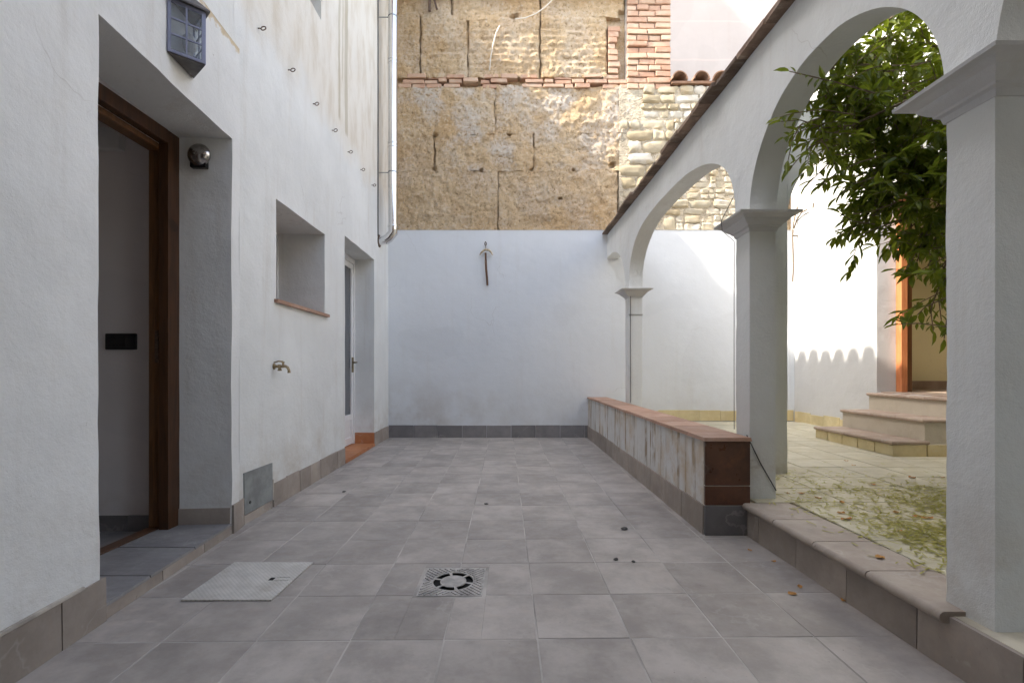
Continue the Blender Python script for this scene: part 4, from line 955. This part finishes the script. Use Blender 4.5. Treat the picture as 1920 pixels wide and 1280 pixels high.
for z in (3.43, 5.4):
    mb = MB(); mb.lathe((px_, py_, z-0.006), (0, 0, 1), [(0, r), (0.001, r+0.004), (0.011, r+0.004), (0.012, r)], 24); mb.tube([(px_-r, py_, z), (left_x(6.06)-0.02, py_, z)], 0.006, 6); part('bracket', mb, M['grey_metal'], dp)
mb = MB(); mb.lathe((left_x(6.06)-0.002, py_, 2.562), (1, 0, 0), [(0, 0.080), (0.008, 0.080), (0.014, 0.06)], 24); part('flange', mb, M['iron'], dp)
mb = MB(); mb.tube([(left_x(5.98)+0.008, 5.98, 2.60), (left_x(5.98)+0.008, 5.985, 4.2), (left_x(5.98)+0.008, 5.98, 6.25)], 0.007, 6)
tag(part('wall_cable', mb, M['cable']), 'dark cable running straight up the wall beside the steel downpipe', 'cable')
# ------------------------------------------------------------------ tool hung on the back wall
to = thing('hanging_tool', 'old wooden handled tool with pale curved crosspiece hung on the back wall', 'tool', (-0.35, 6.53, 2.1))
mb = MB(); mb.tube([P(910.5, 474, 6.50), P(911, 490, 6.505), P(911.6, 505, 6.50), P(913, 520, 6.505), P(914, 535, 6.505)], [0.012, 0.014, 0.015, 0.015, 0.014], 10); part('handle', mb, M['stick_wood'], to, (60, False))
mb = MB(); mb.tube([P(x, y, 6.49) for x, y in ((899.5, 478.5), (902, 474), (906, 470), (911, 468), (917, 469), (921, 473), (924, 478.5))], [0.006, 0.011, 0.014, 0.017, 0.015, 0.012, 0.006], 10); part('crosspiece', mb, M['horn'], to, (60, False))
mb = MB(); c = P(910.5, 457, 6.52); mb.tube([c+Vector((0.012*math.cos(a), 0, 0.022*math.sin(a))) for a in [2*math.pi*q/12 for q in range(13)]], 0.005, 6); mb.tube([P(910.5, 453, 6.55), P(910.5, 453.5, 6.51)], 0.005, 6); mb.tube([P(910.5, 460, 6.52), P(911, 468, 6.50)], 0.004, 6); part('hanging_ring', mb, M['iron'], to)
# ------------------------------------------------------------------ indoor fittings seen through the doorway
sw = thing('light_switch', 'black triple light switch on the indoor wall', 'light switch', (-2.278, 2.785, 1.105))
mb = MB(); mb.box(-2.366, -2.190, 2.776, 2.792, 1.058, 1.152, 0.003); part('plate', mb, M['black_plastic'], sw)
for k in range(3):
    mb = MB(); mb.box(-2.356+0.054*k, -2.308+0.054*k, 2.771, 2.778, 1.072, 1.138, 0.002); part('rocker', mb, M['black_plastic'], sw)
fb = thing('fuse_box', 'white fuse box with a black window high on the indoor wall', 'fuse box', (-2.36, 2.77, 2.27))
mb = MB(); mb.box(-2.50, -2.262, 2.745, 2.79, 2.212, 2.335, 0.004); part('casing', mb, M['white_plastic'], fb)
mb = MB(); mb.box(-2.46, -2.385, 2.741, 2.746, 2.25, 2.29); part('window', mb, M['black_plastic'], fb)
# ------------------------------------------------------------------ floor drain and access cover
dn = thing('floor_drain', 'square metal floor drain with ribbed corners and a ring of dark slots', 'drain', (-0.262, 2.13, 0))
cx_, cy_, hw = -0.262, 2.130, 0.138
bmd = bmesh.new(); ro, ri_ = 0.088, 0.058; ang = []
K = 72; slot = lambda a: (math.degrees(a) % 60) > 7 and (math.degrees(a) % 60) < 53
mb = MB(); zt_ = 0.0015
def sq(a):                                               # point of the square in direction a
    c, s = math.cos(a), math.sin(a); k = hw/max(abs(c), abs(s)); return (cx_+k*c, cy_+k*s)
for k in range(K):
    a0, a1 = 2*math.pi*k/K, 2*math.pi*(k+1)/K; cc = lambda r, a, z: (cx_+r*math.cos(a), cy_+r*math.sin(a), z)
    mb.quad(cc(ro, a0, zt_), (*sq(a0), zt_), (*sq(a1), zt_), cc(ro, a1, zt_))
    if not slot((a0+a1)/2+math.radians(15)): mb.quad(cc(ri_, a0, zt_), cc(ro, a0, zt_), cc(ro, a1, zt_), cc(ri_, a1, zt_))
    mb.quad(cc(ro, a0, zt_-0.004), cc(ro, a0, zt_), cc(ro, a1, zt_), cc(ro, a1, zt_-0.004)); mb.quad(cc(ri_, a0, zt_-0.004), cc(ri_, a0, zt_), cc(ri_, a1, zt_), cc(ri_, a1, zt_-0.004))
    mb.quad(cc(0.052, a0, zt_-0.002), cc(ri_, a0, zt_), cc(ri_, a1, zt_), cc(0.052, a1, zt_-0.002)); i = len(mb.v); mb.v += [(cx_, cy_, zt_-0.0015), cc(0.052, a0, zt_-0.002), cc(0.052, a1, zt_-0.002)]; mb.f.append((i, i+1, i+2))
for sx in (-1, 1):
    for sy in (-1, 1):                                   # chevron ribs in each quarter
        for k in range(-9, 10):
            t0 = None; pts = []
            for q in range(61):
                s = (q/60)*2*hw*1.4-0.05
                X, Y = 0.0+s*0.707+k*0.0175*0.707, 0.0+s*0.707-k*0.0175*0.707
                if 0.004 < X < hw-0.006 and 0.004 < Y < hw-0.006 and math.hypot(X, Y) > ro+0.006: pts.append((X, Y))
            if len(pts) > 3:
                (xa_, ya_), (xb_, yb_) = pts[0], pts[-1]; w = 0.0030
                ps = [(xa_-w, ya_+w), (xa_+w, ya_-w), (xb_+w, yb_-w), (xb_-w, yb_+w)]
                ps = [(cx_+sx*X, cy_+sy*Y) for X, Y in ps]
                if sx*sy < 0: ps = ps[::-1]
                mb.hexa([(X, Y, zt_) for X, Y in ps], [(X, Y, zt_+0.0035) for X, Y in ps])
part('grate', mb, M['drain'], dn)
mb = MB(); mb.box(SX0+0.004, SX1-0.004, SY0+0.004, SY1-0.004, -0.2, -0.012); part('sump', mb, M['dark'], dn)  # solid near-black block; the shade of the depth is put into its colour
mb = MB()
for b in ((SX0-0.02, SX0+0.004, SY0-0.02, SY1+0.02), (SX1-0.004, SX1+0.02, SY0-0.02, SY1+0.02), (SX0+0.004, SX1-0.004, SY0-0.02, SY0+0.004), (SX0+0.004, SX1-0.004, SY1-0.004, SY1+0.02)): mb.box(*b, -0.06, -0.001)
part('mortar_frame', mb, M['grout'], dn)
ac = thing('access_cover', 'square ribbed zinc access cover lying in the grey tiles by the step', 'access cover', (-1.17, 2.13, 0))
mb = MB(); mb.hexa([(-1.352, 1.948, 0.001), (-0.983, 1.948, 0.001), (-0.968, 2.325, 0.001), (-1.352, 2.325, 0.001)], [(-1.352, 1.948, 0.007), (-0.983, 1.948, 0.007), (-0.968, 2.325, 0.007), (-1.352, 2.325, 0.007)]); part('plate', mb, M['plate'], ac)
mb = MB(); mb.box(-1.085, -1.065, 2.125, 2.150, 0.007, 0.0085); part('lift_slot', mb, M['dark'], ac); mb = MB()
for b in ((-1.06, -0.995, 2.12, 2.124), (-1.06, -0.995, 2.155, 2.159), (-1.001, -0.995, 2.124, 2.155)): mb.box(*b, 0.007, 0.009)
part('lift_handle', mb, M['plate'], ac)

# ------------------------------------------------------------------ dry climbing stem on the sunlit corner
mb = MB(); X = 3.835
for pts in (((1499, 380), (1494, 392), (1490, 408), (1487, 425), (1486, 442), (1487, 470), (1488, 500), (1486, 528)), ((1513, 393), (1503, 398), (1494, 412), (1489, 428)), ((1526, 380), (1524, 390)), ((1486, 442), (1497, 442))):
    mb.tube([P(x, y, 6.47) if x < 1500 else P(x, y, 3.84*F/(x-CX)) for x, y in pts], 0.009, 6)
tag(part('dry_climber', mb, M['dry_stick'], None, (60, False)), 'bare dry climbing stem clinging to the sunlit wall corner', 'dry stem')

# ------------------------------------------------------------------ hanging shrub
sb = thing('hanging_shrub', 'dense green climbing shrub hanging through the arch', 'shrub', (2.95, 2.35, 0.185))
wood_ = MB(); leaves = []
rg = random.Random(11)
crown_top = Vector((2.9, 2.45, 2.35))
wood_.tube([(2.95, 2.35, 0.17), (2.93, 2.38, 0.8), (2.97, 2.36, 1.5), (2.9, 2.42, 2.1), crown_top], [0.05, 0.042, 0.038, 0.034, 0.03], 9)
def leafat(p, d, size):
    up_ = Vector((rg.uniform(-0.6, 0.6), rg.uniform(-0.6, 0.6), 1.0)).normalized()
    x = d.normalized(); y = up_.cross(x)
    if y.length < 1e-3: y = Vector((0, 1, 0))
    y.normalize(); z = x.cross(y); leaves.append((p, x, y, z, size))
def twig(p, d, length, step=0.03, sz=(0.048, 0.095), droop=0.35, r=0.0032):
    p = Vector(p); d = Vector(d).normalized(); pts = [p.copy()]; n = max(3, int(length/step)); side = 1
    for k in range(n):
        d = (d + Vector((rg.uniform(-.16, .16), rg.uniform(-.16, .16), rg.uniform(-.12, .12)-droop*0.10))).normalized()
        p = p + d*step; pts.append(p.copy())
        if k > 0:
            o = d.orthogonal().normalized(); o = Matrix.Rotation(rg.uniform(0, 6.28), 3, d) @ o
            for q in range(1 if rg.random() < 0.5 else 2):
                ld = (d*0.55 + o*side*rg.uniform(0.6, 1.1) + Vector((0, 0, -0.35))).normalized(); side *= -1
                leafat(p, ld, rg.uniform(*sz))
    leafat(p, d, rg.uniform(*sz)); wood_.tube(pts, [r*(1-0.7*k/len(pts)) for k in range(len(pts))], 5, False)
clumps = [(P(1700, 95, 2.9), 0.34, 0.26, 0.28, 105), (P(1610, 150, 2.75), 0.24, 0.2, 0.15, 52), (P(1600, 225, 2.7), 0.24, 0.2, 0.13, 44), (P(1710, 240, 2.65), 0.28, 0.24, 0.22, 90), (P(1760, 330, 2.55), 0.22, 0.22, 0.22, 70),
          (P(1680, 350, 2.55), 0.17, 0.15, 0.11, 42), (P(1745, 430, 2.5), 0.13, 0.13, 0.11, 26), (P(1640, 400, 2.55), 0.10, 0.10, 0.05, 8), (P(1760, 520, 2.4), 0.05, 0.07, 0.15, 10), (P(1530, 265, 2.5), 0.10, 0.1, 0.08, 6), (Vector((2.75, 2.6, 2.85)), 0.4, 0.4, 0.4, 70), (Vector((2.65, 2.9, 3.25)), 0.4, 0.3, 0.25, 60)]
for (c, a, b, e, n) in clumps:
    mid = (crown_top+c)/2+Vector((0, 0, 0.18)); wood_.tube([crown_top, mid, c], [0.014, 0.009, 0.004], 6)
    for k in range(n):
        while True:
            u = Vector((rg.uniform(-1, 1), rg.uniform(-1, 1), rg.uniform(-1, 1)))
            if u.length < 1: break
        p = c+Vector((u.x*a, u.y*b, u.z*e))
        twig(p, Vector((rg.uniform(-1, 0.5), rg.uniform(-0.8, 0.5), rg.uniform(-0.5, 0.5))), rg.uniform(0.14, 0.32))
for (hx, hy, hz) in [(3.42, yy, zz) for yy in (0.5, 1.2, 1.9, 2.55) for zz in (0.8, 1.6, 2.4, 3.1)]:  # leaf mass added out of view to darken the column faces
    wood_.tube([crown_top, Vector((3.2, (hy+2.45)/2, (hz+2.4)/2)), Vector((hx, hy, hz))], [0.016, 0.012, 0.006], 6)
    for k in range(38):
        twig(Vector((hx+rg.uniform(-.32, .40), hy+rg.uniform(-.42, .42), hz+rg.uniform(-.45, .45))), Vector((rg.uniform(-1, 0.4), rg.uniform(-0.6, 0.6), rg.uniform(-0.6, 0.4))), rg.uniform(0.2, 0.3), sz=(0.07, 0.11))
def sprig(pix, Z, dz=0.0, sz=(0.035, 0.075), step=0.024):     # a single shoot along given points
    pts = [P(x, y, Z+dz*k) for k, (x, y) in enumerate(pix)]
    for a, b in zip(pts, pts[1:]):
        n = max(1, int((b-a).length/step)); d = (b-a).normalized()
        for k in range(n):
            o = Matrix.Rotation(rg.uniform(0, 6.28), 3, d) @ d.orthogonal().normalized(); leafat(a+(b-a)*(k/n), d*0.6+o*0.8+Vector((0, 0, -0.3)), rg.uniform(*sz))
    leafat(pts[-1], pts[-1]-pts[-2], sz[1]); wood_.tube(pts, [0.004-0.0025*k/len(pts) for k in range(len(pts))], 5, False)
for pix, Z in ((((1640, 175), (1570, 155), (1515, 142), (1480, 134)), 2.2), (((1600, 215), (1540, 205), (1490, 212), (1462, 220)), 2.4), (((1540, 220), (1500, 235), (1485, 265), (1478, 300)), 2.4), (((1560, 260), (1520, 275), (1495, 300), (1480, 318)), 2.5),
               (((1640, 262), (1590, 265), (1545, 280), (1515, 305)), 2.5), (((1660, 290), (1610, 305), (1575, 320), (1535, 350)), 2.45), (((1560, 300), (1535, 325), (1515, 345)), 2.45), (((1650, 330), (1600, 345), (1570, 370)), 2.45), (((1680, 380), (1640, 395), (1600, 402)), 2.45),
               (((1700, 410), (1650, 425), (1615, 440)), 2.45), (((1740, 440), (1715, 480), (1700, 505), (1680, 505)), 2.4), (((1775, 460), (1740, 470), (1700, 455)), 2.4), (((1790, 500), (1760, 540), (1745, 580), (1750, 620)), 2.35), (((1800, 540), (1770, 560), (1735, 575), (1720, 590)), 2.35),
               (((1800, 618), (1760, 610), (1720, 606), (1685, 608)), 2.3), (((1790, 470), (1765, 500), (1740, 510)), 2.4), (((1800, 580), (1775, 600), (1770, 635)), 2.35), (((1560, 130), (1585, 90), (1590, 60)), 2.35), (((1600, 235), (1545, 240), (1500, 225), (1465, 228)), 2.45), (((1640, 420), (1600, 415), (1575, 400)), 2.45), (((1760, 400), (1730, 450), (1720, 490)), 2.4), (((1790, 470), (1770, 520), (1760, 560), (1765, 600)), 2.38), (((1600, 290), (1560, 290), (1525, 310), (1500, 330)), 2.5), (((1780, 430), (1750, 450), (1725, 465)), 2.4), (((1790, 520), (1750, 515), (1700, 512)), 2.35)):
    sprig(pix, Z)
part('stem', wood_, M['bark'], sb, (60, False))
def leaf_verts():
    out = [(0, 0, 0)]
    prof = [(0.18, 0.12), (0.42, 0.19), (0.68, 0.14)]
    v = [(0, 0, 0)]
    for (x, w) in prof: v += [(x, -w, 0.05), (x, 0, -0.02-0.10*x*x), (x, w, 0.05)]
    v = [(x, y, z-0.16*x*x) for x, y, z in v] + [(1.0, 0, -0.22)]
    f = [(0, 1, 2), (0, 2, 3), (1, 4, 5, 2), (2, 5, 6, 3), (4, 7, 8, 5), (5, 8, 9, 6), (7, 10, 8), (8, 10, 9)]
    return v, f
LV, LFc = leaf_verts()
lme = bpy.data.meshes.new('leaf'); lme.from_pydata(LV, [], LFc); lme.materials.append(M['leaf'])
leaves = [q for q in leaves if not (q[0].x < ax(q[0].y)+AT+0.03 and q[0].z > under(q[0].y)-0.02)]
eye = Vector((0, 0, CH))
def seen(q):
    p = q[0]; x = CX+p.x/p.y*F; return 1455 < x < 1775
order = sorted(range(len(leaves)), key=lambda i: (0 if seen(leaves[i]) else 1, (leaves[i][0]-eye).length/leaves[i][4]))
fol = MB()
for rank, i in enumerate(order):
    p, x, y, z, s = leaves[i]
    if rank < 280:
        o = bpy.data.objects.new('leaf', lme); COL.objects.link(o); o.parent = sb
        m = Matrix((x, y, z)).transposed(); o.rotation_euler = m.to_euler(); o.location = p-wl(sb); o.scale = (s, s, s)
    else:
        b = len(fol.v)
        fol.v += [tuple(p+(x*a+y*b_+z*c)*s) for a, b_, c in LV]; fol.f += [tuple(b+k for k in f) for f in LFc]
fo = part('foliage', fol, M['leaf'], sb); fo['kind'] = 'stuff'

# ------------------------------------------------------------------ litter, fallen leaves, crumbs
li = MB(); rg2 = random.Random(3)
for k in range(17000):
    x, y = rg2.uniform(1.45, 3.0), rg2.uniform(1.55, 3.9)
    dens = math.exp(-((y-2.35)/0.62)**2)*min(1, max(0.05, (x-1.50)/0.35))*(0.35+1.3*max(0, nz(x*2.3, y*2.3, 0.4)+0.35))
    if rg2.random() > dens: continue
    a = rg2.uniform(0, 6.28); l = rg2.uniform(0.02, 0.06); w = rg2.uniform(0.0020, 0.0042); z = tz(y)+0.0025+rg2.uniform(0, 0.005)
    dx, dy = math.cos(a)*l/2, math.sin(a)*l/2; nx_, ny_ = -math.sin(a)*w, math.cos(a)*w
    li.quad((x-dx-nx_, y-dy-ny_, z), (x+dx-nx_, y+dy-ny_, z+rg2.uniform(0, 0.004)), (x+dx+nx_, y+dy+ny_, z+0.002), (x-dx+nx_, y-dy+ny_, z+0.001))
lo = part('leaf_litter', li, M['litter']); lo['kind'] = 'stuff'; tag(lo, 'fine yellow green plant litter strewn on the cream terrace tiles', 'litter')
def dry_mesh(k):
    r = random.Random(k); mb = MB(); n = 9; c = mb.vert((0, 0, 0.004))
    rim = [mb.vert((0.026*(1+0.25*r.uniform(-1, 1))*math.cos(2*math.pi*q/n), 0.016*(1+0.25*r.uniform(-1, 1))*math.sin(2*math.pi*q/n), r.uniform(0.001, 0.013))) for q in range(n)]
    mb.f = [(c, rim[q], rim[(q+1) % n]) for q in range(n)]; return mb.mesh('dry_leaf', M['dry_leaf'])
dms = [dry_mesh(k) for k in range(4)]
for (x, y) in ((1636, 910), (1710, 897), (1767, 897), (1477, 925), (1502, 926), (1535, 934), (1579, 942), (1577, 962), (1587, 973), (1680, 961), (1718, 968), (1735, 971), (1688, 996), (1649, 1045), (1587, 867), (1600, 875)):
    p = floor_at(x, y, 0.187); p.z = tz(p.y)+0.001; s = rg2.uniform(0.6, 1.15)
    o = inst('dry_leaf', rg2.choice(dms), None, p, (0, 0, rg2.uniform(0, 6.28)), (s, s, s)); tag(o, 'dry orange leaf fallen on the cream terrace tiles', 'leaf', 'dry leaves on the terrace')
for (x, y) in ((1485, 1113), (1500, 1100), (1583, 1125), (1406, 1031), (1451, 1052)):
    p = floor_at(x, y, 0.001); s = rg2.uniform(0.45, 0.75)
    o = inst('dry_leaf', rg2.choice(dms), None, p, (0, 0, rg2.uniform(0, 6.28)), (s, s, s)); tag(o, 'dry orange leaf fallen on the grey courtyard tiles', 'leaf', 'dry leaves on the courtyard floor')
def chip(k):
    r = random.Random(k); mb = MB(); mb.lathe((0, 0, 0), (0, 0, 1), [(0, 0.008), (0.003, 0.013), (0.008, 0.010), (0.011, 0.004)], 7)
    mb.v = [(x*(1+0.3*r.uniform(-1, 1))*1.3, y*(1+0.2*r.uniform(-1, 1)), z) for x, y, z in mb.v]; return mb.mesh('pebble', M['stone_chip'])
for k, (x, y, s, lb) in enumerate(((1171, 992, 1.3, 'dark pebble on the grey tiles near the low wall end'), (1155, 1049, 0.9, 'curled dark crumb on the grey tiles, larger of two close together'), (1188, 1053, 0.7, 'tiny dark crumb on the grey tiles, smaller of two close together'), (912, 945, 0.9, 'lone dark speck of grit in the middle of the tiled floor'), (645, 922, 0.9, 'dark speck of grit beside the left skirting tiles'))):
    o = inst('pebble', chip(k), None, floor_at(x, y, 0.0005), (0, 0, k), (s, s, s)); tag(o, lb, 'pebble')
